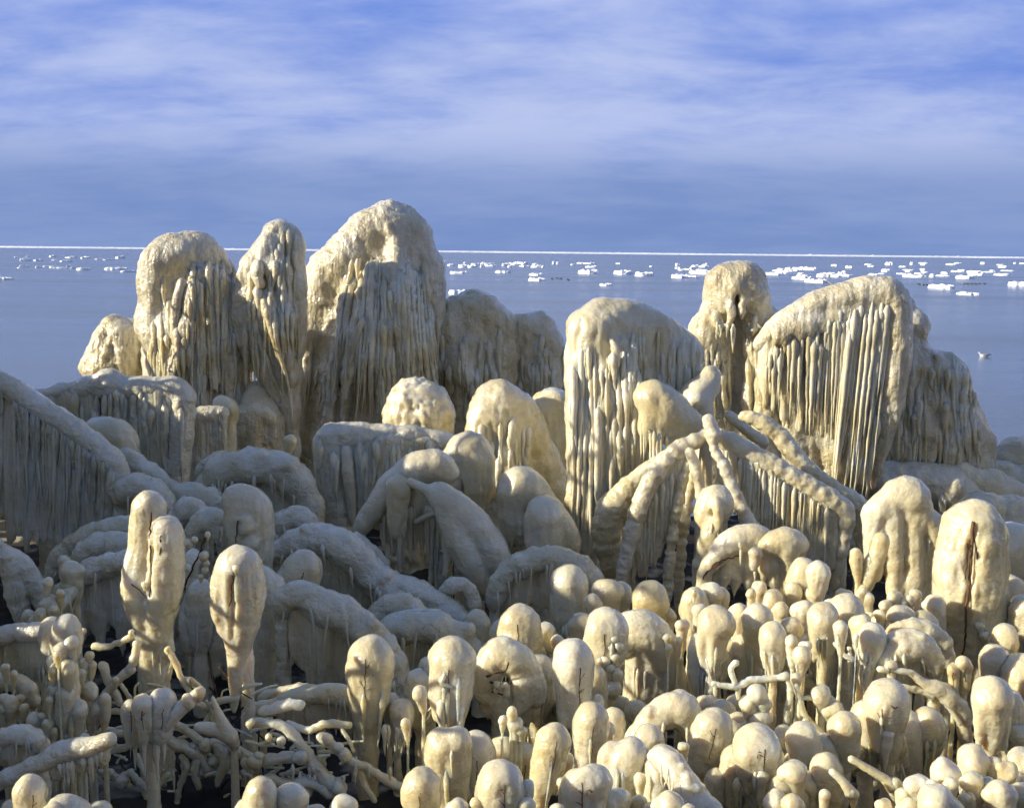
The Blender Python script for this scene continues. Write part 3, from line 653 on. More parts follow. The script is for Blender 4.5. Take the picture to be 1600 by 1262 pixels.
toground(t, 1268, 600, 26, 24, 34); toground(t, 1300, 700, 16, 20, 30); toground(t, 1240, 640, 20, 20, 30); toground(t, 1200, 580, 22, 18, 26)
t.tube([(1215, 520, 20, 20), (1240, 640, 20, 20)], 10); t.tube([(1320, 470, 22, 20), (1300, 600, 20, 20), (1300, 700, 16, 20)], 10)
t.solid('trunk_ice', FI, 2.8, peb=(1.5, 10), lump=(3, 26), drape=(2.5, 12), parent=None)
t.twig([(1287, 436, 20), (1297, 442, 18), (1308, 450, 16)], 1.1, m=FI)

t = Thing('ice_draped_tree', 'dark blue-shaded dripping mass on the right of the fringed tree', 'iced tree', 1470, 12.9, 'ice domes along the shore')
t.ell(1424, 512, 0, 26, 32, 30, k=14); t.ell(1405, 490, 6, 24, 30, 26, k=14); t.ell(1470, 590, 0, 40, 42, 40, k=16); t.ell(1440, 575, -10, 30, 34, 30, k=14)
t.tube([(1420, 545, -18, 16), (1445, 610, -26, 18), (1480, 650, -26, 22), (1520, 680, -16, 24), (1524, 740, -10, 22)], 12, .06); t.tube([(1420, 560, 4, 30), (1430, 680, 10, 44), (1440, 800, 14, 50)], 16); t.tube([(1480, 600, 6, 30), (1495, 690, 8, 42), (1490, 800, 10, 50)], 16)
for x0, y0, x1, y1 in ((1418, 560, 1410, 640), (1432, 590, 1424, 690), (1448, 620, 1440, 720), (1466, 640, 1452, 725), (1490, 655, 1482, 730), (1405, 650, 1402, 725), (1425, 660, 1418, 730)):
    t.tube([(x0, y0, -34, 7), ((x0+x1)/2, (y0+y1)/2, -44, 8), (x1, y1, -44, 4)], 5, .12)
t.curtain([(1440, 600, -36, 60), (1475, 612, -40, 50), (1506, 618, -30, 40)], 8, 6, .4); t.curtain([(1480, 680, -36, 60), (1530, 690, -20, 50)], 8, 7, .4)
ob = t.solid('ice_mass', FI, 2.6, peb=(1.8, 11), lump=(4, 26), drape=(2.4, 14)); t.drapery(ob, 1405, 1535, 540, 700, 70, (2.5, 8), (40, 130), FI, .1)

# ------------------------------------------------------------------ the fluted column and its neighbours
t = Thing('ice_draped_tree', 'big sunlit fluted ice column in the middle with a drooping ridge', 'iced tree', 950, 10.6)
t.tube([(928, 515, -20, 36), (940, 505, -10, 34), (985, 502, 6, 32), (1030, 520, 22, 28), (1062, 540, 36, 24), (1082, 570, 44, 20)], 12, .06)
t.tube([(928, 520, -14, 40), (930, 580, -8, 42), (938, 660, -6, 48), (940, 770, -6, 50), (934, 880, -6, 54), (934, 980, -6, 54)], 16)
t.curtain([(972, 512, -24, 330), (1000, 512, -22, 300), (1030, 526, -4, 190), (1062, 548, 12, 140), (1090, 580, 26, 110)], 9, 8, .2, 5, .5)
for x, y0, y1, r in ((900, 560, 800, 11), (914, 590, 880, 12), (930, 540, 900, 13), (946, 536, 820, 12), (960, 530, 900, 11), (974, 530, 880, 10), (988, 540, 860, 9), (920, 700, 960, 14), (894, 690, 880, 12)):
    t.tube([(x, y0, -42, r*.6), (x+t.rng.uniform(-6, 6), y0+(y1-y0)*.35, -60, r*.9), (x+t.rng.uniform(-10, 8), y0+(y1-y0)*.7, -62, r), (x+t.rng.uniform(-12, 6), y1, -58, r*.6)], 4, .06)
t.tube([(954, 530, -54, 4), (962, 545, -62, 5), (965, 566, -64, 4.5), (964, 576, -64, 2)], 3); t.tube([(916, 532, -44, 6), (914, 548, -48, 3)], 5)
ob = t.solid('ice_mass', 'ice', 2.5, peb=(1.1, 9), lump=(3.5, 34), drape=(2.6, 15))
t.drapery(ob, 892, 1000, 525, 680, 44, (3, 8), (100, 320), 'icicle_ice'); t.drapery(ob, 985, 1085, 512, 590, 44, (2.5, 6), (50, 160), 'icicle_ice')

t = Thing('ice_draped_tree', 'sunlit knobbly ice hump under the beard of the tallest dome', 'iced tree', 655, 11.8)
t.ell(655, 642, 0, 52, 52, 48, k=16); t.ell(640, 620, -10, 26, 24, 26, k=14); t.ell(672, 640, -14, 30, 34, 30, k=14); toground(t, 655, 660, 4, 52, 54, 16)
t.solid('ice_mass', 'ice', 2.4, peb=(3.4, 10), lump=(3.5, 24), drape=(2.6, 12))
t = Thing('ice_draped_tree', 'smooth sunlit ice stump with sloping right shoulder, mid picture', 'iced tree', 785, 11.2)
t.tube([(778, 634, 0, 42), (782, 680, 4, 46), (796, 740, 8, 46), (800, 880, 12, 50)], 14, .03); t.tube([(806, 640, 6, 28), (834, 700, 14, 28), (862, 760, 20, 24), (870, 880, 22, 26)], 14, .05)
t.tube([(756, 640, -20, 20), (752, 700, -26, 20), (762, 760, -24, 18)], 10, .05); t.tube([(790, 690, -42, 5), (788, 740, -46, 9), (790, 790, -44, 8)], 5, .2)
ob = t.solid('ice_mass', 'ice', 2.4, peb=(1.7, 9), lump=(3.2, 30), drape=(2.6, 15)); t.drapery(ob, 742, 830, 650, 720, 16, (4, 8), (50, 110))
t = Thing('ice_draped_tree', 'short sunlit stump squeezed between smooth stump and fluted column', 'iced tree', 862, 11.6)
t.tube([(864, 640, 0, 34), (862, 690, 2, 32), (870, 760, 4, 28), (872, 900, 6, 30)], 12, .03); t.tube([(846, 640, -14, 15), (852, 690, -16, 12), (866, 730, -14, 10)], 8)
t.solid('ice_mass', 'ice', 2.4, peb=(1.2, 9), lump=(3, 26), drape=(2.6, 14))

# shaded hollow under the leaf figure
t = Thing('iced_shrub', 'small sunlit drip cap hanging in the dark below the hooded figure', 'iced shrub', 350, 11.9)
t.tube([(346, 630, 0, 14), (356, 636, 2, 14), (364, 650, 6, 10)], 6); t.curtain([(340, 636, -4, 70), (362, 640, 0, 90)], 8, 6, .3)
toground(t, 358, 660, 6, 9, 12); ob = t.solid('ice_mass', 'ice', 2.1, peb=(.5, 8)); t.row([(338, 640, -8, 30), (366, 650, -4, 60)], 5, 3, parent=ob)
t = Thing('iced_shrub', 'dim tangle of iced limbs behind the small drip cap', 'iced shrub', 400, 12.3)
t.tube([(376, 650, 0, 14), (400, 645, 4, 15), (425, 655, 6, 10)], 8, .08); t.tube([(395, 655, 0, 12), (398, 700, 0, 9), (402, 900, 0, 12)], 8); t.tube([(400, 610, 90, 16), (404, 660, 80, 36), (408, 780, 60, 44)], 12, .1); t.curtain([(370, 655, -6, 60), (425, 650, 0, 60)], 9, 5, .4)
t.solid('ice_mass', FI, 2.4, peb=(1, 8))
t = Thing('ice_fringed_branch', 'brownish shaded fringe wall between the box fringe and drip cap', 'iced branch', 315, 11.5)
t.tube([(284, 672, 0, 14), (310, 652, 2, 13), (345, 645, 6, 12)], 6, .08); t.curtain([(278, 672, -2, 110), (310, 655, 0, 120), (345, 648, 4, 120)], 7, 6, .2, 5, .6); t.solid('ice_curtain', 'curtain_ice', 2.4, peb=(1.5, 8), drape=(1.2, 9))
t = Thing('iced_twig_end', 'little sunlit round knob at the foot of the leaf figure', 'iced twig', 452, 10.6)
t.club(453, 688, 10, 30, 'drop', lean=-6, twigs=0, ripple=0)

# ------------------------------------------------------------------ fringed ridges in the shade at left
def fringe(label, Y, pts, cur, rows=0, sp=6.5, r=6, xm=None, lump=.09, down=None, jit=.2, taper=.35, m='rough_ice', group=None, peb=(1.5, 9), rr=3.5, end=True):
    t = Thing('ice_fringed_branch', label, 'iced branch', xm or pts[len(pts)//2][0], Y, group)
    t.tube(pts, 4, lump, step=4)
    if down: t.tube(down, 5, .05)
    for q in ((pts[0], pts[-1]) if not down else (pts[0], down[-1]))[:2 if end else 1]: toground(t, q[0], q[1], q[2], q[3]*.6, q[3]*.8)
    ob = t.solid('branch_ice', m, 2.3, peb=peb, lump=(2.2, 26), drape=(.8, 12))
    A = t.VQ; t.curtain(cur, sp, r, jit, 4.5, taper); t.solid('ice_curtain', 'curtain_ice', 2.2, peb=(.4, 7), drape=(1.0, 8), parent=ob)
    t.VQ0 = (np.vstack([A[0], t.VQ[0]]), np.vstack([A[1], t.VQ[1]+len(A[0])]))
    if rows: t.row([(q[0], q[1]+q[3]*.55, q[2]-r*.9, q[3]*.6) for q in cur], rows, rr, parent=ob)
    return t, ob
t, ob = fringe('blue-shaded sloping branch with a long comb of icicles, left edge', 9.2, [(-40, 590, -6, 16), (0, 598, 0, 17), (60, 636, 0, 18), (130, 684, 0, 19), (172, 722, 0, 20), (183, 742, 0, 19)],
    [(-40, 600, 0, 200), (0, 608, 0, 235), (60, 648, 0, 215), (130, 694, 0, 165), (172, 734, 0, 135)], 0, down=[(183, 742, 0, 19), (176, 790, 0, 18), (164, 850, 0, 14), (160, 900, 0, 10)], xm=90, jit=.12, taper=.6)
t.VQ = t.VQ0; t.bv = None
for i in range(52):
    x = t.rng.uniform(-20, 176); y = 610+max(0, x)*.68; t.strand(x, y, x+t.rng.uniform(-3, 3), y+t.rng.uniform(60, 215)*(1-.3*max(0, x)/176), t.rng.uniform(3.5, 7.5), 'curtain_ice', ob)
t, ob = fringe('boxy branch with knob on top and wide ice curtain, left', 10.8, [(60, 622, 10, 14), (110, 612, 6, 15), (150, 604, 2, 17), (170, 600, 0, 22), (192, 606, 0, 17), (240, 606, 0, 17), (275, 608, 0, 18), (286, 622, 0, 18)],
    [(70, 625, 4, 120), (150, 612, -2, 130), (210, 608, -4, 140), (280, 612, -6, 130)], 0, sp=10, r=9, down=[(286, 622, 0, 18), (282, 670, 0, 20), (274, 740, 0, 20), (272, 800, 0, 18)], xm=180, jit=.1, taper=.8)
t.VQ = t.VQ0; t.bv = None; t.drapery(ob, 80, 290, 606, 640, 34, (4, 9), (70, 150), 'curtain_ice')
for i in range(0): t.arm([(205+i*12, 606, 0, 4), (204+i*12, 640, -8, 6), (203+i*12, 690, -11, 7), (200+i*12, 760, -8, 5)], .25, 'curtain_ice', part='icicle', parent=ob)
t = Thing('iced_bush', 'shaded round bulb tucked behind the comb of icicles', 'iced bush', 180, 9.9)
t.tube([(150, 672, 10, 20), (182, 686, 0, 27), (190, 720, 0, 24), (188, 780, 0, 20)], 12, .04); toground(t, 188, 760, 0, 20, 22); t.solid('ice_bulb', 'ice', 2.3, peb=(.8, 10), lump=(2, 22), drape=(1.5, 12))

t, ob = fringe('box-shaped grey ice fringe with a thick left post, left of centre', 10.2, [(512, 688, 0, 22), (528, 682, 0, 22), (580, 680, 6, 18), (640, 682, 14, 17), (705, 694, 22, 16)],
    [(520, 692, -12, 130), (580, 686, -6, 120), (640, 688, 4, 110), (700, 698, 14, 100)], 0, sp=9, r=9, down=[(512, 690, 0, 22), (516, 740, 0, 23), (527, 800, 0, 21), (536, 850, 0, 16)], jit=.2, taper=.5, xm=600)
t.VQ = t.VQ0; t.bv = None; t.drapery(ob, 500, 700, 684, 720, 34, (4, 9), (50, 130), 'curtain_ice')
t.tube([(498, 690, -12, 10), (504, 740, -14, 9), (515, 800, -10, 6)], 6, .1); t.tube([(540, 700, -14, 8), (546, 760, -16, 8), (552, 820, -12, 4)], 5, .1); t.solid('ice_curtain', 'curtain_ice', 2.3, peb=(1, 8), parent=ob)

def mound(label, Y, pts, r_down=.8, lump=.13, m='rough_ice', peb=(1.4, 9), k=4, name='iced_branch', cur=None, group='rounded iced branches in the shaded hollow', sp=9, r=6, extra=None):
    t = Thing(name, label, 'iced branch', pts[len(pts)//2][0], Y, group)
    t.tube(pts, k, lump, step=max(3, pts[1][3]*.2), per=pts[1][3]*t.rng.uniform(.8, 1.3))
    for q in (pts[0], pts[-1]): toground(t, q[0], q[1]+q[3]*.3, q[2]+4, q[3]*r_down*.8, q[3]*r_down, 8)
    if extra: extra(t)
    C = catmull(pts, 6)
    for i in range(int(len(C)*.8)):
        q = C[t.rng.integers(0, len(C))]; an = t.rng.uniform(-1.3, 1.3); rr = q[3]*t.rng.uniform(.28, .52)
        t.ell(q[0]+math.sin(an)*q[3]*.5, q[1]-t.rng.uniform(-.5, .75)*q[3], q[2]-math.cos(an)*q[3]*.62, rr, rr*t.rng.uniform(.7, 1.0), rr, k=rr*.45)
    ob = t.solid('branch_ice', m, 2.4, peb=peb, lump=(2.8, 21), drape=(1.0, 12))
    for i in range(int(len(C)*.35)):
        q = C[t.rng.integers(0, len(C))]; l = q[3]*t.rng.uniform(.8, 2.6)
        t.strand(q[0]+t.rng.uniform(-4, 4), q[1]+q[3]*t.rng.uniform(.3, .75), q[0]+t.rng.uniform(-6, 6), q[1]+q[3]*.6+l, q[3]*t.rng.uniform(.09, .2), parent=ob)
    if cur: t.curtain(cur, sp, r, .3, 5, .35); t.solid('ice_curtain', 'curtain_ice', 2.9, peb=(.6, 8), parent=ob)
    return t, ob
mound('big rounded ice arch in the shade left of the box fringe', 9.7, [(318, 775, 10, 18), (345, 738, 4, 25), (400, 728, 0, 27), (446, 738, 0, 27), (478, 782, 4, 24), (492, 840, 6, 22)], cur=[(340, 750, 14, 90), (400, 745, 14, 100), (470, 770, 14, 90)], sp=12, r=13)
mound('small sunlit arch end peeping over the big rounded arch', 10.0, [(312, 745, 4, 7), (322, 726, 2, 9), (345, 716, 0, 10), (368, 716, 0, 8)])
mound('blue-shaded branch running down right from behind the comb', 9.5, [(196, 712, 20, 14), (226, 734, 14, 15), (268, 768, 8, 15), (300, 800, 6, 15)])
mound('rounded branch lying left of the twin ice clubs', 8.9, [(190, 770, 10, 22), (220, 762, 4, 20), (250, 778, 2, 18), (262, 820, 4, 16)])
mound('broad flat-topped branch above the twin ice clubs', 9.2, [(250, 790, 8, 18), (285, 776, 4, 21), (325, 782, 4, 20), (352, 812, 6, 18)])
mound('small ringed hump right of the twin ice clubs', 8.2, [(276, 812, 4, 16), (292, 795, 0, 17), (310, 800, 0, 16), (316, 830, 2, 14)])
mound('pale hump left of the drip-nosed column', 7.9, [(296, 860, 4, 16), (318, 818, 0, 18), (340, 812, 0, 17), (352, 845, 0, 16)])
mound('rounded hump right of the lumpy headed column', 8.5, [(430, 830, 4, 18), (452, 812, 0, 19), (474, 812, 2, 18), (484, 845, 4, 16)])
mound('hump below the comb of icicles with ringed ice', 8.6, [(264, 838, 4, 14), (284, 820, 0, 15), (296, 836, 0, 13)])
mound('arching branch with dark underside, left of the twin clubs', 7.2, [(70, 965, 8, 12), (100, 930, 4, 17), (140, 893, 0, 18), (190, 880, 0, 18), (240, 882, 0, 18), (290, 908, 4, 18), (318, 950, 8, 16)], cur=[(110, 940, 10, 60), (160, 900, 10, 110), (230, 895, 10, 120), (300, 925, 10, 90)], sp=10, r=9)
mound('upper thin arch behind the arching branch, far left', 7.9, [(78, 900, 4, 12), (104, 858, 2, 14), (150, 832, 0, 15), (205, 822, 2, 15), (250, 836, 6, 14)], cur=[(110, 860, 8, 60), (160, 840, 8, 80), (220, 832, 8, 80)])
mound('inner ringed arch between the two left arches', 7.6, [(112, 892, 4, 14), (140, 858, 0, 17), (180, 850, 0, 17), (220, 862, 4, 16)])
mound('leaning twin limbs at the left picture edge', 6.9, [(-20, 840, 4, 12), (8, 870, 0, 14), (22, 912, 0, 14), (34, 962, 2, 13)], extra=lambda t: t.tube([(6, 868, 10, 11), (30, 878, 12, 13), (56, 915, 12, 12), (70, 950, 12, 10)], 8, .08))

mound('long thick blue ice branch snaking down through the hollow', 7.9, [(430, 868, 6, 16), (462, 846, 2, 20), (505, 842, 0, 24), (545, 862, 0, 26), (580, 898, 0, 27), (612, 922, -2, 27), (648, 930, -4, 26), (690, 955, -6, 25), (722, 985, -8, 25), (750, 1020, -10, 22)], lump=.09, cur=[(470, 860, 14, 80), (540, 880, 14, 110), (600, 925, 14, 80)], sp=12, r=12)
mound('fat rounded branch lying beside the long blue branch', 7.0, [(590, 1000, 6, 16), (612, 986, 2, 22), (660, 978, 0, 25), (705, 990, 0, 25), (740, 1022, 0, 22), (752, 1060, 2, 20)], cur=[(610, 995, 10, 60), (680, 1000, 10, 80), (740, 1030, 10, 60)], sp=12, r=11)
mound('upper lobe pair lying in the bend of the long blue branch', 7.35, [(578, 975, 4, 14), (604, 950, 0, 18), (632, 944, 0, 17), (660, 962, 2, 15)])
mound('thin lobe between the lobe pair and fat branch', 7.2, [(590, 985, 4, 10), (630, 966, 0, 12), (680, 966, 0, 12), (712, 985, 2, 10)])
mound('drooping ringed branch with hanging curtain, behind the broad single club', 6.5, [(440, 950, 6, 16), (458, 930, 2, 21), (478, 930, 0, 22), (505, 948, 0, 26), (540, 962, 0, 28), (580, 998, 0, 28), (610, 1040, 0, 25), (628, 1100, 0, 20)], lump=.07, cur=[(455, 950, 8, 120), (500, 970, 10, 130), (560, 1000, 12, 130), (600, 1040, 12, 80)], sp=10, r=9, group=None)
t = Thing('iced_bush', 'ringed shaded bulb leaning left above the drooping branch', 'iced bush', 480, 7.3); t.club(474, 886, 27, 70, 'col', lean=-34, twigs=1, ripple=.06)
mound('small ringed arch right of the slanting slab', 7.9, [(690, 925, 4, 8), (712, 912, 0, 11), (732, 918, 0, 10), (742, 945, 0, 9)])
mound('shaded icicle-hung arch below the dark bulbs, centre', 8.2, [(772, 940, 0, 14), (786, 905, 0, 17), (815, 882, 0, 18), (852, 872, 0, 18), (890, 878, 0, 19), (918, 900, 2, 19), (936, 945, 6, 18)], cur=[(790, 905, 6, 60), (840, 885, 6, 80), (895, 890, 6, 80)], sp=8, r=6, group=None)
mound('thin iced stick poking up beside the hanging spikes', 8.6, [(557, 836, 0, 6), (580, 858, 0, 7), (602, 880, 0, 8)], lump=.12)

# bulb with skirt, hanging spikes and slanting slab in the centre left
t = Thing('iced_bush', 'big round skirted bulb right of the box fringe', 'iced bush', 730, 9.6)
t.ell(732, 712, 0, 38, 40, 38, k=16); t.curtain([(700, 715, -14, 60), (718, 720, -28, 80), (745, 720, -28, 85), (766, 715, -14, 75)], 8, 9, .2, 7, .35); t.tube([(732, 730, 0, 30), (735, 780, 0, 22)], 10); toground(t, 735, 780, 0, 20, 24)
t.ell(722, 775, -36, 4, 26, 12, k=4, op=-1); t.solid('ice_bulb', 'ice', 2.2, peb=(.7, 9), lump=(2, 26), drape=(1.8, 12))
t = Thing('iced_bush', 'branch rising to a hump with a teardrop and long spikes', 'iced bush', 640, 9.0)
t.tube([(560, 830, 0, 10), (585, 795, 0, 15), (610, 760, 0, 17), (645, 735, 0, 24), (680, 728, 4, 22), (700, 740, 8, 18)], 10, .06); t.curtain([(600, 770, 6, 100), (650, 750, 6, 120), (700, 750, 8, 120)], 8, 7, .3)
toground(t, 560, 830, 0, 8, 12); toground(t, 690, 800, 10, 14, 18)
ob = t.solid('branch_ice', 'ice', 2.3, peb=(.8, 9), lump=(2.2, 24), drape=(1.4, 12)); t.club(622, 758, 18, 80, 'drop', w=-26, twigs=0, stem=False)
t.row([(600, 800, -6, 90), (650, 790, -10, 110), (690, 790, -8, 110)], 14, 4, parent=ob); t.icicle(624, 818, -26, 84, 7, parent=ob); t.arm([(650, 815, -14, 5), (670, 805, -18, 5), (690, 800, -16, 4)], .3); t.arm([(690, 860, -12, 4), (712, 850, -14, 5), (728, 870, -12, 4)], .3)
for x in (668, 684, 700, 716, 728): t.arm([(x, 800+t.rng.uniform(0, 30), -2, 4), (x+t.rng.uniform(-6, 6), 850, -4, 4), (x+t.rng.uniform(-8, 8), 925, -2, 4)], .35)
t = Thing('iced_branch', 'slanting ice slab leaning down right in the centre hollow', 'iced branch', 735, 8.7)
t.tube([(682, 768, 0, 16), (700, 784, 0, 22), (740, 822, 0, 26), (768, 862, 2, 25), (784, 905, 4, 20), (790, 960, 6, 18)], 10, .06); t.tube([(692, 785, -6, 10), (715, 840, -10, 18), (740, 890, -8, 18), (752, 930, -4, 8)], 12); t.tube([(640, 752, 8, 6), (665, 764, 4, 6), (684, 768, 0, 10)], 6); t.tube([(698, 785, -10, 9), (700, 830, -12, 7), (696, 905, -12, 2)], 6)
toground(t, 788, 940, 6, 16, 20); t.solid('branch_ice', 'ice', 2.3, peb=(.9, 9), lump=(2.2, 26), drape=(1.2, 12))
for label, x, y, r, h, Y, l in (('dark shaded bulb with skirt right of the slanting slab', 812, 764, 36, 90, 9.2, 8), ('smaller dark bulb with skirt in front of the larger dark bulb', 850, 803, 29, 80, 8.9, 6)):
    t = Thing('iced_bush', label, 'iced bush', x, Y); t.ell(x, y, 0, r, r*1.05, r, k=14); t.curtain([(x-r*.7, y+5, -10, h*.8), (x, y+10, -r*.7, h), (x+r*.8, y+5, -10, h*.9)], 9, 8, .2, 8, .4); t.tube([(x, y, 0, r*.85), (x+l, y+h, 6, r*.6)], 10); t.tube([(x+r*.3, y-r*.2, 10, r*.7), (x+r*1.2, y+r, 16, r*.55), (x+r*1.4, y+2*r, 16, r*.5)], 10); toground(t, x+l, y+h, 6, r*.6, r*.7)
    t.solid('ice_bulb', 'ice', 2.3, peb=(.8, 9), lump=(2, 26), drape=(1.6, 12))

# ------------------------------------------------------------------ the star of branches right of the fluted column
t = Thing('iced_branch', 'sunlit bulb-headed branch with a fan of fine icicles', 'iced branch', 1050, 10.0, 'branches meeting in the star')
t.tube([(1020, 622, -4, 31), (1036, 634, -2, 30), (1062, 652, 2, 22), (1090, 668, 6, 16), (1108, 676, 8, 11)], 12, .03); t.curtain([(1004, 640, -16, 40), (1030, 655, -18, 46), (1062, 665, -10, 40), (1085, 675, -4, 34)], 6, 6, .4, 6, .3)
ob = t.solid('branch_ice', 'ice', 2.2, peb=(.7, 9), lump=(2, 24), drape=(1.8, 10)); t.row([(1003, 655, -18, 70), (1025, 675, -24, 62), (1060, 685, -16, 56), (1090, 688, -6, 40)], 26, 3.2, jit=.7, parent=ob)
toground(t, 1106, 676, 12, 9, 14); t.solid('stem_ice', 'ice', 2.4, parent=None)
t = Thing('iced_branch', 'ringed bulb branch behind the fan-icicle bulb', 'iced branch', 1090, 10.4, 'branches meeting in the star')
t.tube([(1110, 585, 14, 14), (1104, 602, 8, 17), (1086, 624, 0, 25), (1092, 650, 2, 20), (1104, 680, 6, 12)], 9, .07); t.curtain([(1074, 640, -10, 30), (1100, 640, -8, 40)], 7, 5, .3); toground(t, 1104, 680, 8, 10, 14); t.solid('branch_ice', 'ice', 2.2, peb=(.7, 9), lump=(1.6, 20), drape=(1.2, 10))
def limb(label, Y, pts, lump=.13, k=4, per=None, gnd=True, cur=None, m='ice'):
    t = Thing('iced_branch', label, 'iced branch', pts[len(pts)//2][0], Y, 'branches meeting in the star'); pts = [(*q[:3], q[3]*.86) for q in pts]; t.tube(pts, min(k, 3), lump*1.35, step=max(2, pts[0][3]*.18), per=per)
    if gnd: q = pts[-1]; toground(t, q[0], q[1], q[2], q[3]*.7, q[3])
    ob = t.solid('branch_ice', m, 1.55, peb=(.9, 6), lump=(1.6, 12), rel=0)
    if cur: t.curtain(cur, 6.5, 6, .2, 4.5, .4); t.solid('ice_curtain', 'curtain_ice', 2.2, peb=(.4, 7), drape=(1.2, 8), parent=ob)
    return t, ob
t, ob = limb('bright beaded branch of the star curving down left', 9.4, [(1110, 675, 14, 11), (1085, 690, 8, 12), (1050, 710, 2, 15), (1020, 745, -6, 16), (1000, 790, -12, 14), (988, 830, -16, 12), (978, 870, -20, 11), (968, 915, -24, 10)], .15, cur=[(1070, 705, 6, 90), (1040, 730, 2, 130), (1015, 770, 0, 130), (1000, 810, -4, 90)])
t.row([(1075, 715, 0, 60), (1030, 760, -8, 150), (1010, 800, -12, 110)], 12, 3.5, parent=ob)
t, ob = limb('thick lumpy branch of the star left of the beaded one', 9.7, [(1060, 715, 20, 14), (1010, 738, 10, 17), (968, 780, 4, 24), (950, 810, 0, 26), (948, 850, 0, 22), (962, 900, 0, 16)], .07, 10)
limb('thin short branch of the star hanging to the drip-faced bulb', 9.3, [(1078, 706, 4, 8), (1088, 735, 0, 9), (1096, 775, -4, 9)], .05, gnd=True)
limb('thin beaded strand hanging below the star', 9.35, [(1076, 720, 10, 7), (1062, 765, 6, 7), (1052, 830, 2, 8), (1046, 880, 0, 8), (1042, 930, 0, 8)], .2, per=13)
limb('second dimmer beaded strand just right of the first', 9.6, [(1084, 730, 10, 7), (1072, 800, 6, 8), (1064, 860, 4, 8), (1060, 920, 4, 8)], .2, per=14)
limb('knuckled upright branch of the star reaching down right', 9.2, [(1106, 654, 4, 9), (1114, 676, 2, 12), (1116, 702, 0, 7), (1130, 724, -4, 9), (1148, 770, -8, 10), (1162, 800, -12, 10), (1178, 826, -16, 10)], .1)
t, ob = limb('sunlit star branch with a deep icicle curtain to the right', 9.3, [(1122, 682, 10, 15), (1150, 696, 4, 17), (1200, 724, -4, 18), (1250, 752, -12, 18), (1296, 780, -18, 19), (1318, 798, -20, 18), (1316, 840, -20, 15), (1304, 920, -20, 4)], .06, 8, gnd=False, cur=[(1130, 692, 4, 95), (1160, 708, -4, 125), (1210, 735, -12, 140), (1260, 762, -20, 140), (1308, 792, -26, 120)])
t.row([(1135, 705, -2, 70), (1200, 738, -20, 130), (1300, 798, -34, 130)], 34, 3, parent=ob); toground(t, 1312, 860, -10, 12, 14); toground(t, 1130, 700, 12, 10, 14); t.solid('stem_ice', 'ice', 2.4)
limb('long ringed branch lying above the deep curtain', 9.8, [(1160, 650, 16, 8), (1182, 655, 12, 12), (1218, 680, 8, 14), (1250, 722, 2, 15), (1292, 758, -4, 15), (1330, 782, -8, 16), (1345, 800, -8, 18), (1346, 835, -6, 13)], .06, 6)
limb('pale cross branch behind the long ringed branch', 12.7, [(1170, 700, 6, 8), (1210, 705, 4, 10), (1260, 712, 2, 9), (1330, 720, 6, 16), (1365, 715, 10, 18)], .06, 6)
limb('short twig branch above the cross branch', 10.4, [(1140, 650, 10, 9), (1162, 668, 6, 9), (1192, 690, 4, 9)], .08)
t = Thing('iced_bush', 'drip-faced round bulb hanging under the star of branches', 'iced bush', 1116, 8.6)
t.ell(1118, 788, 0, 30, 33, 30, k=12); t.ell(1102, 805, -6, 18, 22, 20, k=10); t.ell(1118, 806, -34, 9, 12, 14, k=8, op=-1); t.tube([(1115, 815, -24, 9), (1110, 850, -14, 18), (1098, 890, -6, 16)], 8, .08); t.tube([(1118, 780, -30, 5), (1122, 800, -34, 6), (1122, 826, -34, 4)], 5); toground(t, 1096, 890, 0, 14, 18)
ob = t.solid('ice_bulb', 'ice', 2.0, peb=(.8, 8), lump=(2, 18)); t.icicle(1123, 812, -34, 34, 4.5, parent=ob); t.icicle(1112, 818, -34, 20, 3.5, parent=ob)
t = Thing('iced_bush', 'scoop-shaped arm with twigs beneath the knuckled branch', 'iced bush', 1150, 8.0)
t.tube([(1098, 895, 0, 8), (1120, 868, 0, 14), (1145, 846, 0, 19), (1180, 838, 0, 20), (1195, 844, 2, 15)], 8, .05); t.curtain([(1130, 870, 4, 60), (1180, 850, 4, 90)], 8, 7, .3); toground(t, 1100, 900, 2, 12, 16)
ob = t.solid('branch_ice', 'ice', 2.1, peb=(.7, 8), lump=(2, 20), drape=(1.2, 10)); t.twig([(1098, 900, -10), (1120, 880, -16), (1160, 866, -16)], 1.2, parent=ob); t.twig([(1098, 905, -10), (1110, 890, -14), (1130, 878, -16)], 1.0, parent=ob)
t = Thing('iced_bush', 'wide two-lobed drip cap right of the scoop-shaped arm', 'iced bush', 1220, 7.9)
t.tube([(1200, 852, 0, 16), (1228, 846, 0, 21), (1246, 852, 2, 18)], 10); t.tube([(1230, 855, -8, 16), (1232, 880, -8, 9), (1230, 925, -6, 3)], 8); t.curtain([(1195, 860, -4, 60), (1215, 865, 0, 70), (1250, 865, 2, 60)], 8, 7, .3); toground(t, 1222, 880, 8, 10, 14)
t.solid('ice_bulb', 'ice', 2.1, peb=(.6, 8), lump=(2, 20), drape=(1.2, 10)); t.club(1180, 862, 12.5, 26, 'ball', w=-18, twigs=0, stem=False); t.icicle(1180, 882, -18, 30, 3); t.icicle(1158, 852, -22, 34, 3.5); t.club(1158, 850, 5.5, 10, 'ball', w=-22, twigs=0, stem=False)

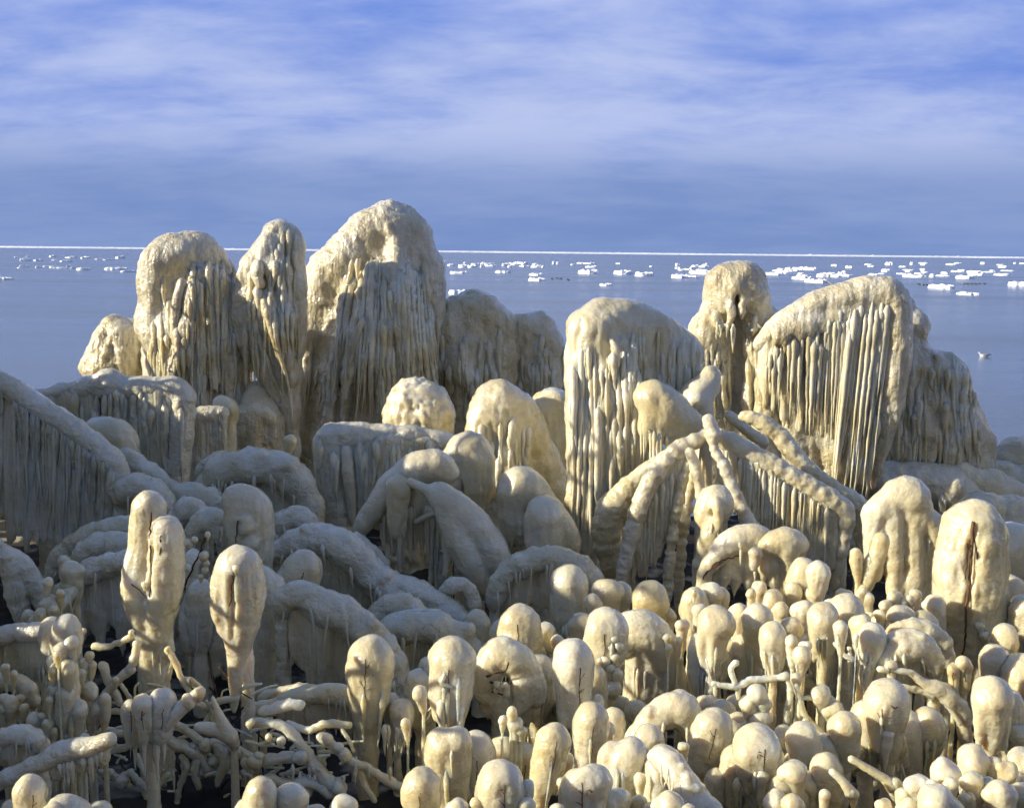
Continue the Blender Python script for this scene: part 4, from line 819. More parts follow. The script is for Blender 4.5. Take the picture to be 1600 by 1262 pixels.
# ------------------------------------------------------------------ low mounds at far right
for label, Y, pts in (('blue-shaded rounded ridge behind the arched drip stump', 12.5, [(1330, 745, 8, 24), (1390, 748, 2, 26), (1450, 752, 0, 30), (1500, 775, -4, 30), (1540, 820, -6, 26)]), ('upper blue-shaded ridge running off the right edge', 12.7, [(1440, 740, 6, 22), (1500, 748, 2, 30), (1560, 772, 0, 34), (1620, 810, -4, 36)]), ('lower blue ridge right of the cracked column', 11.6, [(1530, 800, 6, 30), (1575, 810, 2, 36), (1630, 850, 0, 36)]), ('farthest blue ridge at the right picture edge', 13.0, [(1520, 738, 6, 18), (1570, 742, 0, 22), (1640, 760, 0, 26)])):
    mound(label, Y, pts, cur=[(q[0], q[1]+8, q[2]+8, 60) for q in pts], sp=13, r=12, group='low blue ridges at right')
t = Thing('ice_mound', 'brown sunlit ice mound at the right edge by the water', 'ice mound', 1590, 13.2); t.ell(1592, 708, 0, 30, 24, 30, k=12); t.ell(1565, 715, 0, 22, 16, 22, k=12); t.ell(1625, 712, 0, 30, 26, 30, k=12); toground(t, 1592, 716, 0, 34, 50); t.solid('ice_mass', FI, 2.6, peb=(1.2, 10), lump=(3, 24))

# ------------------------------------------------------------------ tall clubs standing out in the sun
t = Thing('iced_bush', 'tall pair of sunlit ice clubs with dark stem cracks, left', 'iced bush', 238, 5.6)
t.tube([(233, 790, 4, 26), (226, 850, 4, 24), (220, 910, 2, 26), (226, 960, 0, 22), (234, 1010, 0, 12)], 5, .03, step=6, per=16); t.tube([(261, 828, -14, 25), (260, 880, -14, 27), (254, 930, -12, 27), (248, 985, -8, 20), (250, 1030, -4, 8)], 3, .03, step=6, per=16)
t.tube([(208, 912, -12, 15), (212, 940, -14, 16), (222, 975, -12, 10)], 7); t.tube([(270, 905, -10, 14), (262, 940, -20, 12), (250, 960, -26, 6)], 7); t.tube([(239, 810, -34, 3), (236, 860, -34, 4), (236, 930, -34, 3)], 3, op=-1); toground(t, 238, 990, 6, 24, 26); t.curtain([(212, 985, -4, 60), (240, 1000, -10, 70), (262, 990, -6, 60)], 7, 6, .3)
ob = t.solid('ice_club', 'ice', 1.9, peb=(.7, 7), lump=(2.2, 24), drape=(1.4, 12)); t.row([(215, 970, -14, 60), (240, 985, -20, 80), (262, 975, -14, 70)], 9, 4, parent=ob)
t.twig([(236, 800, -29), (235, 850, -30), (236, 900, -34), (233, 940, -36)], 1.6, parent=ob); t.twig([(252, 835, -39), (250, 870, -40), (247, 905, -39)], 1.5, parent=ob); t.twig([(205, 912, -28), (218, 922, -32), (230, 935, -34)], 1.0, parent=ob); t.club(226, 912, 6, 10, 'ball', w=-34, twigs=0, stem=False)
t = Thing('iced_bush', 'sunlit club ending in one long smooth drip, left', 'iced bush', 372, 5.35)
t.tube([(373, 886, 0, 35), (378, 925, 0, 32), (376, 970, 0, 26), (372, 1020, 0, 13), (368, 1060, 0, 8), (366, 1112, 0, 2)], 10, .03, step=7, per=18); t.tube([(350, 900, -6, 18), (346, 950, -8, 14), (352, 990, -8, 6)], 7); t.tube([(364, 900, -32, 3), (362, 960, -32, 5), (360, 1000, -26, 4)], 4, op=-1); toground(t, 384, 960, 30, 10, 12)
ob = t.solid('ice_club', 'ice', 1.9, peb=(.8, 7), lump=(2.2, 24), drape=(1.6, 12)); t.twig([(366, 885, -36), (363, 910, -36), (360, 945, -33)], 1.8, parent=ob); t.club(368, 886, 7, 14, 'ball', w=-35, twigs=0, stem=False, lean=2)
t = Thing('iced_bush', 'lumpy-headed column behind the long-drip club', 'iced bush', 385, 7.6)
t.tube([(374, 780, 0, 27), (395, 795, 2, 26), (400, 850, 4, 24), (402, 930, 4, 22)], 10, .06); t.tube([(372, 790, -10, 20), (372, 840, -12, 16), (380, 900, -8, 14)], 8, .05); t.ell(384, 825, -28, 12, 14, 12, k=5); t.ell(392, 850, -26, 13, 14, 12, k=5); t.ell(384, 812, -30, 8, 9, 9, k=4); toground(t, 398, 920, 4, 20, 22)
ob = t.solid('ice_club', 'ice', 2.1, peb=(.8, 8), lump=(2, 22), drape=(1.4, 12)); t.twig([(372, 815, -36), (369, 845, -36), (366, 870, -32)], 1.2, parent=ob)
t = Thing('iced_bush', 'large sunlit column split by a dark bark crack, right edge', 'iced bush', 1520, 7.0)
t.tube([(1521, 822, 0, 44), (1518, 880, 0, 47), (1512, 940, 2, 46), (1515, 1000, 4, 40), (1518, 1100, 4, 38)], 12, .03, step=9, per=24); t.tube([(1490, 850, -10, 24), (1484, 910, -12, 22), (1490, 960, -8, 16)], 10, .05); t.tube([(1548, 860, -8, 20), (1552, 940, -8, 18), (1545, 1000, -6, 16), (1530, 1050, -6, 12)], 10, .05)
[t.tube([(1521, 822, -48+d, 2), (1517, 870, -51+d, 5), (1515, 920, -51+d, 4), (1505, 1015, -49+d, 7)], 5, .35, per=17, op=-1) for d in (0, 6)]; t.tube([(1540, 835, -40, 9), (1542, 855, -46, 10), (1536, 885, -48, 3)], 5); toground(t, 1518, 1010, 6, 36, 36)
ob = t.solid('ice_club', 'ice', 2.1, peb=(1.0, 8), lump=(3, 26), drape=(2, 14)); t.twig([(1521, 815, -44), (1519, 850, -46), (1515, 900, -46), (1512, 930, -47), (1508, 960, -46), (1509, 990, -44), (1504, 1030, -42)], 2.6, part='bark_stem', m='bark', parent=ob); t.twig([(1524, 840, -47), (1528, 880, -48), (1526, 940, -46), (1530, 985, -44)], 1.8, parent=ob); t.twig([(1512, 850, -48), (1508, 905, -48)], 1.4, parent=ob); t.row([(1490, 930, -30, 50), (1560, 950, -24, 60)], 7, 4, parent=ob)
for x, y, r in ((1530, 975, 10), (1537, 990, 9), (1548, 1000, 12), (1540, 1020, 13)): t.club(x, y, r, 14, 'ball', w=-44, twigs=0, stem=False)
t = Thing('iced_bush', 'arched drip stump with open legs left of the cracked column', 'iced bush', 1420, 7.9)
t.tube([(1364, 800, 0, 17), (1385, 788, 0, 18), (1405, 772, 0, 24), (1420, 770, 0, 27), (1428, 790, 0, 24), (1440, 810, 0, 18), (1464, 828, 0, 21), (1466, 850, 0, 20)], 10, .04)
for x, y0, y1, r, w in ((1364, 800, 900, 15, 0), (1394, 795, 930, 12, -6), (1424, 800, 950, 15, -4), (1448, 830, 930, 14, 4), (1470, 850, 940, 16, 4), (1408, 800, 930, 12, 14)): t.tube([(x, y0, w, r), (x+3, (y0+y1)/2, w, r*.85), (x+2, y1, w, r*.7)], 9, .04)
toground(t, 1415, 910, 8, 26, 34); ob = t.solid('ice_club', 'ice', 2.1, peb=(.7, 8), lump=(2.2, 22), drape=(1.8, 12)); t.icicle(1416, 786, -16, 46, 5, parent=ob); t.icicle(1452, 838, -16, 30, 4, parent=ob)
t = Thing('iced_bush', 'trio of thin upright ice fingers left of the arched stump', 'iced bush', 1355, 7.4)
for x, y, r, h, l in ((1337, 864, 9, 40, 4), (1377, 842, 11, 80, -22), (1361, 873, 8, 40, -10)): t.club(x, y, r, h, 'col', lean=l, twigs=0, ice=0)
t.club(1350, 918, 12, 20, 'ball', twigs=1)
for label, x, y, r, h, Y in (('dark bulb behind the right of the cracked column', 1584, 850, 36, 90, 8.2), ('lower shaded bulb behind the cracked column', 1574, 925, 28, 70, 7.4), ('shaded pale bulb at the right edge under the blue ridges', 1602, 950, 24, 70, 6.9), ('small shaded bulb right of the column foot', 1570, 990, 18, 50, 6.5), ('low bulb right of the column foot', 1554, 1025, 20, 50, 6.1), ('low shaded lump at right edge below the column', 1596, 1050, 30, 60, 6.0)):
    t = Thing('iced_bush', label, 'iced bush', x, Y, 'shaded bulbs behind the cracked column'); t.club(x, y, r, h, 'col', twigs=0)

# ------------------------------------------------------------------ bulb-headed bushes, mid and foreground
def bush(label, Y, bulbs, group=None, cat='iced bush'):
    "bulbs: (x, y, r, h, style, dY, icicles, lean, twigs)"
    t = Thing('iced_bush', label, cat, bulbs[0][0], Y, group); base = Y
    for q in bulbs:
        x, y, r, h, st = q[:5]; dY = q[5] if len(q) > 5 else 0; ice = q[6] if len(q) > 6 else 0; lean = q[7] if len(q) > 7 else 0; tw = q[8] if len(q) > 8 else 1
        t.club(x, y, r, h, st, lean=lean, w=dY/t.s, ice=ice, twigs=tw)
    B = sorted([(q[0]+(q[7] if len(q) > 7 else 0)*.7, q[1]+q[3]*.72, (q[5] if len(q) > 5 else 0)/t.s+q[2]*.15, q[2]*.55) for q in bulbs if q[2] > 13])
    B = [q for i, q in enumerate(B) if i == 0 or q[0]-B[i-1][0] > 6]
    if len(B) > 1:   # the ice that has run together between the heads
        t.tube(B, 6, .1); t.curtain([(q[0], q[1]+q[3]*.3, q[2]-q[3]*.3, q[3]*2.6) for q in B], 8, 4.5, .4, 4, .2, back=.7); ob = t.solid('ice_mass', 'ice', 2.9, peb=(.6, 8), lump=(2, 16), drape=(1, 9))
        for i in range(2*len(B)):
            q = B[t.rng.integers(0, len(B))]; t.strand(q[0]+t.rng.uniform(-16, 16), q[1]+t.rng.uniform(-4, 8), q[0]+t.rng.uniform(-16, 16), q[1]+t.rng.uniform(30, 75), t.rng.uniform(2, 4.5), parent=ob)
    return t
G1 = 'bulbs in the sunlit bulb bed'
bush('shaded upright ringed club right of the centre arch', 7.7, [(888, 908, 27, 90, 'col', 0, 0, 6, 0), (908, 975, 22, 60, 'ball', -.6, 0, 0, 0)])
bush('wide knobbly double bulb right of the ringed club', 7.4, [(948, 918, 26, 60, 'ball', 0, 0, 0, 0), (928, 940, 16, 40, 'ball', -.2, 0, 0, 0), (968, 926, 20, 50, 'ball', .1, 0, 0, 0)])
bush('drip-nosed mushroom bulb below the beaded strands', 7.2, [(1016, 932, 27, 80, 'drop', 0, 2, 0, 0), (1045, 960, 14, 40, 'ball', .1, 0, 0, 0)])
bush('knobbly cluster left under the scoop-shaped arm', 6.9, [(1085, 935, 19, 70, 'col', 0, 0, -4, 0), (1110, 925, 20, 50, 'ball', .1, 1, 0, 0), (1128, 928, 16, 40, 'ball', .2, 0, 0, 0), (1092, 950, 12, 30, 'ball', -.4, 0, 0, 0), (1085, 925, 6, 12, 'ball', -.5, 0, 0, 0)])
bush('pale bulb between fat branch and drooping mound', 6.5, [(812, 970, 29, 60, 'col', 0, 0, 0, 1), (850, 985, 20, 50, 'ball', .3, 0, 0, 0), (780, 985, 22, 50, 'ball', .6, 0, 0, 0), (872, 1000, 14, 40, 'ball', .2, 0, 0, 0), (745, 968, 22, 60, 'col', 1.0, 0, 0, 0)])
t = bush('sunlit bulb with a string of ice beads down its front', 6.0, [(948, 977, 31, 60, 'col', 0, 0, -6, 1)])
for x, y, r in ((962, 995, 8), (956, 1010, 7), (968, 1008, 8), (960, 1024, 9), (946, 1030, 9), (954, 1042, 11), (938, 1032, 7), (964, 1050, 12), (958, 1072, 14), (968, 1095, 14)): t.club(x, y, r, 16, 'ball', w=-30-(y-990)*.1, twigs=0, stem=False)
t = Thing('iced_branch', 'broad shaded drooping mound with curtain, right of the bead-string bulb', 'iced branch', 1000, 6.4)
t.tube([(968, 1000, 0, 26), (995, 985, 0, 34), (1022, 1000, 0, 32), (1042, 1050, 2, 26), (1052, 1120, 4, 24)], 12, .05); t.curtain([(985, 1000, -10, 90), (1015, 1010, -12, 100), (1045, 1040, -6, 80)], 9, 9, .25); toground(t, 1005, 1060, 10, 30, 36); t.solid('branch_ice', 'ice', 2.2, peb=(.8, 9), lump=(2, 24), drape=(1.6, 12)); t.row([(985, 1040, -24, 60), (1040, 1060, -16, 60)], 6, 4)
t = bush('sunlit bulb with a small white drip on its brow', 6.0, [(1118, 972, 28, 70, 'drop', 0, 1, 0, 0), (1098, 1005, 19, 70, 'col', .1, 2, -6, 0), (1140, 1010, 18, 80, 'col', .35, 2, 4, 0)]); t.icicle(1127, 976, -28, 24, 4.5)
bush('small bulbs at the left foot of the drip-brow bulb', 6.3, [(1065, 975, 12, 40, 'ball', 0, 0, 0, 0), (1042, 995, 9, 30, 'ball', 0, 0, 0, 0), (1060, 1000, 8, 30, 'ball', -.1, 0, 0, 0), (1045, 1010, 7, 20, 'ball', -.2, 0, 0, 0)])
# bulb bed
bush('close pair of large bulbs at the left of the bulb bed', 6.1, [(1184, 966, 25, 90, 'drop', 0, 2, 0, 0), (1152, 955, 18, 60, 'ball', .2, 0, 0, 0)], G1)
bush('bulb with forked drip below it in the bulb bed', 5.8, [(1207, 990, 21, 60, 'drop', 0, 3, 0, 0)], G1)
bush('stack of small bulbs behind the bulb bed', 6.7, [(1207, 934, 18, 40, 'ball', 0, 0, 0, 0), (1186, 915, 14, 40, 'ball', .1, 0, 0, 0), (1174, 926, 10, 30, 'ball', 0, 0, 0, 0), (1220, 950, 14, 40, 'ball', -.1, 0, 0, 0)], G1)
bush('mushroom bulb on a curved ringed arm behind the bulb bed', 6.9, [(1278, 892, 17, 50, 'drop', -.2, 0, 0, 0), (1256, 890, 19, 50, 'col', 0, 0, -12, 0), (1240, 920, 15, 40, 'ball', -.1, 0, 0, 0)], G1)
bush('large drip-fringed bulb in the middle of the bulb bed', 6.0, [(1286, 962, 24, 70, 'drop', 0, 3, 0, 0), (1254, 952, 19, 60, 'ball', .3, 0, 0, 0), (1238, 975, 19, 60, 'ball', .1, 0, 0, 0)], G1)
bush('broad rounded bulb at the back right of the bulb bed', 6.2, [(1322, 950, 23, 60, 'col', 0, 0, 0, 0), (1345, 965, 16, 50, 'ball', .1, 0, 0, 0), (1300, 946, 17, 60, 'ball', .2, 0, 0, 0)], G1)
t = bush('shiny bulb with a long white icicle at the right of the bulb bed', 5.6, [(1363, 993, 22, 50, 'drop', 0, 2, -4, 0), (1343, 970, 18, 50, 'ball', .2, 0, 0, 0), (1313, 979, 11, 40, 'drop', -.1, 1, 0, 0), (1337, 995, 6, 14, 'ball', -.2, 0, 0, 0)], G1); t.icicle(1358, 1012, -10, 72, 9); t.icicle(1350, 1015, -2, 60, 6); t.icicle(1328, 1015, 0, 50, 4); t.arm([(1304, 1005, -10, 3), (1318, 1022, -16, 4), (1332, 1030, -18, 5)], .2); t.club(1327, 1012, 5, 8, 'ball', w=-10, twigs=0, stem=False)
t = bush('little double bulb hanging low in the bulb bed', 5.5, [(1253, 1022, 15, 30, 'drop', 0, 1, 2, 0), (1237, 1002, 13, 36, 'ball', .2, 0, 0, 0), (1258, 1008, 11, 24, 'ball', .1, 0, 0, 0), (1244, 1058, 8, 22, 'drop', -.2, 0, 0, 0)], G1)
bush('curtained bulbs filling the shade below the bulb bed', 6.2, [(1165, 1010, 22, 60, 'col', 0, 4, 0, 0), (1230, 1020, 22, 60, 'col', .1, 4, 0, 0), (1290, 1020, 24, 70, 'col', .1, 5, 0, 0), (1330, 1030, 22, 70, 'col', .2, 5, 0, 0)], G1)
bush('cluster of pebble bulbs behind the bulb bed, left of the cracked column', 6.6, [(1398, 931, 12, 30, 'ball', 0, 0, 0, 0), (1384, 944, 11, 30, 'ball', -.05, 0, 0, 0), (1376, 958, 10, 30, 'ball', -.1, 0, 0, 0), (1410, 938, 10, 30, 'ball', 0, 0, 0, 0), (1430, 926, 11, 30, 'ball', .1, 0, 0, 0), (1422, 936, 9, 26, 'ball', 0, 0, 0, 0), (1408, 958, 20, 40, 'ball', -.2, 0, 0, 0), (1443, 968, 22, 50, 'ball', -.2, 0, 0, 0), (1460, 945, 22, 50, 'ball', .2, 0, 0, 0), (1345, 925, 9, 24, 'ball', 0, 0, 0, 0), (1355, 935, 12, 24, 'ball', .1, 0, 0, 0), (1320, 928, 14, 30, 'ball', .3, 0, 0, 0)])
mound('blue lying bulb branch right below the bulb bed', 5.6, [(1375, 1030, 0, 16), (1398, 1012, 0, 22), (1430, 1008, 0, 23), (1452, 1022, 0, 18), (1462, 1045, 0, 15)], group=None, m='ice', cur=[(1385, 1030, 8, 60), (1450, 1030, 8, 60)])
mound('smooth grey branch behind the blue lying branch', 5.9, [(1395, 990, 4, 12), (1430, 982, 0, 16), (1470, 1000, 0, 14), (1480, 1040, 0, 12)], group=None, m='ice')
t = Thing('iced_branch', 'shaded forked branch left of the cracked column foot', 'iced branch', 1460, 5.5)
t.arm([(1375, 1045, 0, 6), (1420, 1050, -4, 6), (1445, 1068, -6, 9), (1475, 1080, -4, 16), (1500, 1110, 0, 14), (1510, 1160, 4, 12)], .25); t.arm([(1370, 1066, 0, 5), (1410, 1072, -2, 5), (1460, 1085, -4, 8)], .3); t.club(1392, 1038, 11, 24, 'ball', w=2); t.club(1505, 1035, 15, 40, 'ball', w=4); t.club(1490, 1045, 12, 40, 'ball', w=0); t.arm([(1475, 1090, -8, 4), (1490, 1115, -12, 4), (1500, 1130, -14, 4)], .3)

# twigs in the dark gap, right of centre
t = Thing('iced_branch', 'knobby iced twigs crossing the dark gap under the bulb bed', 'iced branch', 1230, 5.2)
for pts in ([(1115, 1068, 0, 5), (1150, 1072, -4, 5), (1172, 1062, 0, 6), (1205, 1060, 0, 6), (1228, 1056, -4, 7)], [(1228, 1056, -4, 4), (1235, 1080, -8, 5), (1230, 1110, -6, 5), (1228, 1130, -4, 5)], [(1244, 1070, -6, 4), (1252, 1100, -8, 5), (1260, 1120, -8, 5), (1290, 1150, -8, 5)], [(1252, 1090, -6, 4), (1270, 1090, -2, 4), (1290, 1088, 2, 4)], [(1150, 1072, -4, 4), (1142, 1045, 0, 5), (1150, 1035, 2, 6)], [(1240, 1150, -4, 5), (1262, 1120, -6, 4)], [(1130, 1160, 0, 7), (1150, 1140, 0, 6), (1170, 1128, 0, 6)]): t.arm(pts, .35)
for x, y, r in ((1182, 1082, 19), (1172, 1095, 17), (1190, 1100, 15), (1283, 1083, 17), (1300, 1105, 19), (1295, 1095, 13), (1117, 1068, 6), (1152, 1072, 7)): t.club(x, y, r, 20, 'ball', twigs=0, stem=r > 12)
bush('round shaded bulbs at the left of the dark gap', 5.2, [(1106, 1100, 22, 50, 'ball', .4, 0, 0, 0), (1132, 1106, 22, 50, 'ball', .3, 0, 0, 0), (1150, 1125, 18, 50, 'ball', .1, 0, 0, 0), (1188, 1122, 20, 50, 'ball', 0, 0, 0, 0), (1150, 1095, 16, 40, 'ball', .4, 0, 0, 0)])
mound('shaded branch hump sloping down left, in front of the dark gap', 5.1, [(990, 1160, 0, 18), (1015, 1130, 0, 22), (1045, 1110, 0, 26), (1066, 1108, 0, 27), (1080, 1135, 0, 20)], group=None, m='ice', lump=.04, peb=(.6, 10))
bush('shaded leaf-shaped bulb with dark twig, front of the dark gap', 4.85, [(1116, 1130, 27, 70, 'col', 0, 0, -24, 1), (1140, 1145, 20, 60, 'col', .2, 0, 4, 0)])
bush('shaded pair of bulbs below the knobby twigs', 4.7, [(1254, 1150, 26, 60, 'col', 0, 0, 8, 0), (1285, 1165, 24, 60, 'col', .1, 0, 8, 0), (1225, 1148, 22, 50, 'ball', .25, 0, 0, 0)])

# ------------------------------------------------------------------ foreground
G2 = 'sunlit clubs in the foreground'
t = bush('tall broad single club standing sunlit, left of centre', 5.3, [(579, 1023, 31, 105, 'col', 0, 1, -10, 1)], G2); t.icicle(570, 1120, -6, 60, 10)
t = bush('fringed drip cap between the broad single club and twin-arched club', 5.2, [(628, 1110, 20, 60, 'drop', .1, 3, -8, 0), (610, 1095, 15, 50, 'drop', .2, 2, 0, 0), (634, 1128, 8, 30, 'drop', -.15, 1, 2, 0)], G2); t.row([(595, 1130, -10, 60), (640, 1140, -10, 60)], 8, 4)
t = bush('big sunlit club with a bent shoulder and white twig drip', 5.2, [(706, 1028, 33, 95, 'col', 0, 3, 0, 1), (655, 1062, 21, 70, 'col', .25, 1, 8, 0), (672, 1040, 22, 60, 'ball', .3, 0, 0, 0), (656, 1080, 11, 30, 'drop', -.2, 1, 4, 0)], G2); t.arm([(697, 1050, -34, 4), (690, 1066, -38, 5), (704, 1072, -38, 4)], .3); t.icicle(694, 1062, -36, 26, 5); t.icicle(690, 1090, -30, 90, 9); t.icicle(720, 1100, -28, 60, 8)
t = Thing('iced_bush', 'curled bulb branch with a dark twig hollow, centre', 'iced bush', 790, 5.5)
t.tube([(756, 1080, 4, 20), (764, 1040, 0, 24), (785, 1020, 0, 28), (802, 1028, -2, 27), (822, 1050, 2, 22), (835, 1085, 6, 22)], 10, .06); t.tube([(808, 1075, -14, 14), (818, 1062, -12, 17), (818, 1090, -14, 13), (806, 1115, -14, 7)], 8); t.curtain([(755, 1070, 6, 60), (835, 1080, 8, 60)], 9, 8, .3); toground(t, 795, 1100, 16, 26, 32); ob = t.solid('ice_bulb', 'ice', 2, peb=(.6, 8), lump=(2, 22), drape=(1.4, 12))
for pts in ([(762, 1056, -26), (774, 1050, -34), (790, 1048, -36), (796, 1034, -36)], [(765, 1066, -26), (785, 1072, -34), (800, 1066, -34)], [(770, 1080, -22), (785, 1085, -30)]): t.twig(pts, 1.8, parent=ob)
t.arm([(775, 1078, -28, 5), (790, 1070, -34, 6), (792, 1085, -34, 5)], .3); t.club(776, 1066, 7, 10, 'ball', w=-34, twigs=0, stem=False)
t = bush('string of white knobs below the curled bulb branch', 4.9, [(786, 1122, 9, 18, 'ball', -.1, 0, 0, 0), (800, 1110, 8, 30, 'col', 0, 0, 0, 0), (806, 1130, 12, 24, 'ball', 0, 0, 0, 0), (815, 1140, 10, 20, 'ball', 0, 0, 0, 0)])
bush('sunlit egg-headed club with a long twig crack, centre', 5.3, [(896, 1026, 31, 110, 'drop', 0, 0, 8, 1), (925, 1055, 20, 60, 'col', .25, 0, 4, 0)], G2)
bush('row of dimmer clubs behind the egg-headed club', 5.9, [(840, 1045, 26, 70, 'col', 0, 2, 0, 0), (866, 1050, 22, 70, 'col', .1, 2, 0, 0), (935, 1095, 12, 40, 'ball', -.6, 0, 0, 0), (958, 1120, 14, 50, 'col', -.7, 0, 0, 0), (992, 1105, 20, 60, 'ball', -.2, 0, 0, 0)])
bush('sunlit club right of the egg-headed one', 4.75, [(924, 1118, 26, 70, 'col', 0, 0, -4, 1), (945, 1140, 16, 50, 'ball', .15, 0, 0, 0)], G2)
bush('slim club leaning right in the front', 4.5, [(866, 1150, 23, 90, 'col', 0, 0, -22, 1), (885, 1185, 14, 50, 'ball', .1, 0, 0, 0)], G2)
t = bush('double-headed shiny bulb with ribbed stem, front centre', 4.45, [(972, 1176, 35, 70, 'lobe', 0, 1, 0, 0)], G2)
bush('front bulb with star-shaped twigs, below the double-headed bulb', 4.05, [(916, 1218, 36, 80, 'lobe', 0, 0, 0, 1), (880, 1222, 10, 30, 'ball', .1, 0, 0, 0), (960, 1250, 24, 50, 'ball', .05, 0, 0, 0), (1000, 1250, 14, 40, 'ball', .1, 0, 0, 0)], G2)
bush('rounded shaded shoulder club right of the double-headed bulb', 4.4, [(1038, 1192, 28, 70, 'col', 0, 0, -10, 1), (1014, 1152, 23, 70, 'col', .3, 0, 4, 0), (1068, 1165, 10, 26, 'ball', .1, 0, 0, 0), (1000, 1215, 10, 30, 'drop', -.1, 0, 0, 0)], G2)
mound('smooth sunlit ridge running down to the bottom edge, right of centre', 4.2, [(1030, 1182, 40, 18), (1046, 1190, 24, 20), (1062, 1214, 4, 22), (1080, 1245, -8, 26), (1110, 1280, -16, 28)], group=None, m='ice', lump=.05, peb=(.6, 9))
bush('low front bulbs at the foot of the sunlit ridge', 3.95, [(1046, 1254, 27, 50, 'ball', 0, 0, 0, 0), (1075, 1265, 14, 40, 'ball', -.05, 0, 0, 0), (1018, 1262, 16, 40, 'ball', .1, 0, 0, 0)], G2)
bush('broad three-lobed club with one fine icicle, front left of centre', 4.7, [(702, 1152, 31, 110, 'lobe', 0, 0, 4, 0), (745, 1165, 27, 100, 'col', .1, 0, 0, 1), (785, 1172, 24, 90, 'col', .3, 0, 0, 0), (815, 1180, 24, 80, 'col', .35, 0, 0, 1), (680, 1150, 12, 60, 'col', .1, 0, 4, 0)], G2).icicle(706, 1172, -33, 44, 4)
bush('bottom bulb with a tiny forked twig, left of centre', 4.05, [(658, 1226, 28, 70, 'col', 0, 0, 0, 1)], G2)
bush('bottom bulb with white twig star, centre', 3.95, [(782, 1216, 33, 80, 'col', 0, 0, 0, 1), (825, 1225, 9, 30, 'col', 0, 0, 0, 0), (822, 1258, 16, 40, 'ball', -.05, 0, 0, 0)], G2)
bush('low bottom-edge bulbs between the two bottom centre bulbs', 3.8, [(712, 1262, 22, 40, 'ball', 0, 0, 0, 0), (745, 1252, 12, 30, 'ball', .1, 0, 0, 0), (870, 1262, 14, 30, 'ball', .1, 0, 0, 0)], G2)
t = bush('sunlit hooded bulb with long paired drips, front right of centre', 4.55, [(1182, 1164, 37, 80, 'drop', 0, 0, 4, 1), (1150, 1185, 22, 80, 'col', .1, 1, 0, 0), (1120, 1215, 18, 50, 'col', .1, 0, -8, 0), (1210, 1180, 16, 60, 'col', .2, 1, 0, 0)], G2); t.icicle(1190, 1200, -30, 75, 14); t.icicle(1152, 1215, -18, 50, 8); t.icicle(1180, 1205, -36, 36, 5)
bush('shaded bulb pile right of the hooded bulb', 4.35, [(1240, 1205, 24, 50, 'ball', 0, 0, 0, 0), (1222, 1225, 20, 40, 'ball', 0, 0, 0, 0), (1262, 1218, 22, 50, 'ball', .1, 0, 0, 0), (1240, 1258, 20, 40, 'ball', -.2, 0, 0, 0), (1210, 1250, 22, 40, 'ball', -.1, 0, 0, 0), (1290, 1195, 22, 60, 'col', .1, 0, 8, 0), (1288, 1240, 11, 30, 'ball', -.1, 0, 0, 0)])
t = bush('sunlit drip-nosed bulb with side bulbs, front right', 4.9, [(1386, 1094, 35, 80, 'drop', 0, 0, 2, 1), (1356, 1115, 24, 80, 'col', .1, 0, -4, 0), (1320, 1135, 26, 60, 'drop', -.1, 0, -2, 0), (1450, 1130, 28, 60, 'drop', .3, 2, 0, 0), (1415, 1130, 24, 90, 'col', .3, 0, 0, 0)], G2); t.icicle(1386, 1135, -22, 78, 14); t.icicle(1378, 1110, -34, 46, 5)
t.twig([(1392, 1100, -36), (1398, 1106, -38), (1404, 1102, -38)], 1.2); t.twig([(1390, 1106, -36), (1398, 1110, -38)], 1.2)
t = Thing('iced_twig', 'iced twig with a round knob pointing down right, front right', 'iced twig', 1370, 4.4); t.arm([(1330, 1185, 10, 6), (1355, 1200, 4, 7), (1380, 1215, 0, 8), (1394, 1228, -2, 12)], .12); t.club(1398, 1224, 14, 22, 'ball', twigs=0, ice=1)
t = Thing('iced_twig', 'shorter iced twig with a knob, left of the other', 'iced twig', 1320, 4.3); t.arm([(1300, 1205, 8, 6), (1315, 1218, 2, 7), (1330, 1238, 0, 11)], .12); t.club(1333, 1236, 11, 20, 'ball', twigs=0, ice=1)
bush('paired sunlit egg bulbs at the right edge', 4.8, [(1550, 1084, 31, 80, 'drop', 0, 0, -4, 1), (1576, 1096, 22, 70, 'col', .15, 0, -6, 0), (1590, 1140, 22, 50, 'ball', .1, 0, 0, 0)], G2)
bush('pile of shiny pebble bulbs in the bottom right corner', 4.1, [(1476, 1200, 27, 50, 'ball', .1, 0, 0, 0), (1520, 1186, 30, 50, 'ball', .3, 0, 0, 0), (1552, 1192, 16, 40, 'ball', .3, 0, 0, 0), (1521, 1216, 20, 40, 'ball', 0, 0, 0, 0), (1486, 1222, 13, 30, 'ball', -.05, 0, 0, 0), (1457, 1224, 11, 30, 'ball', -.05, 0, 0, 0), (1432, 1226, 21, 40, 'ball', 0, 0, 0, 0), (1412, 1240, 16, 40, 'ball', 0, 0, 0, 0), (1470, 1256, 36, 50, 'ball', -.15, 0, 0, 0), (1510, 1248, 16, 40, 'ball', -.05, 0, 0, 0), (1573, 1198, 18, 40, 'ball', .05, 0, 0, 0), (1598, 1185, 24, 40, 'ball', .2, 0, 0, 0), (1562, 1240, 28, 40, 'ball', -.1, 0, 0, 0), (1600, 1238, 24, 40, 'ball', -.05, 0, 0, 0), (1545, 1222, 12, 30, 'ball', 0, 0, 0, 0), (1420, 1262, 18, 30, 'ball', -.1, 0, 0, 0), (1380, 1256, 14, 30, 'ball', 0, 0, 0, 0)])

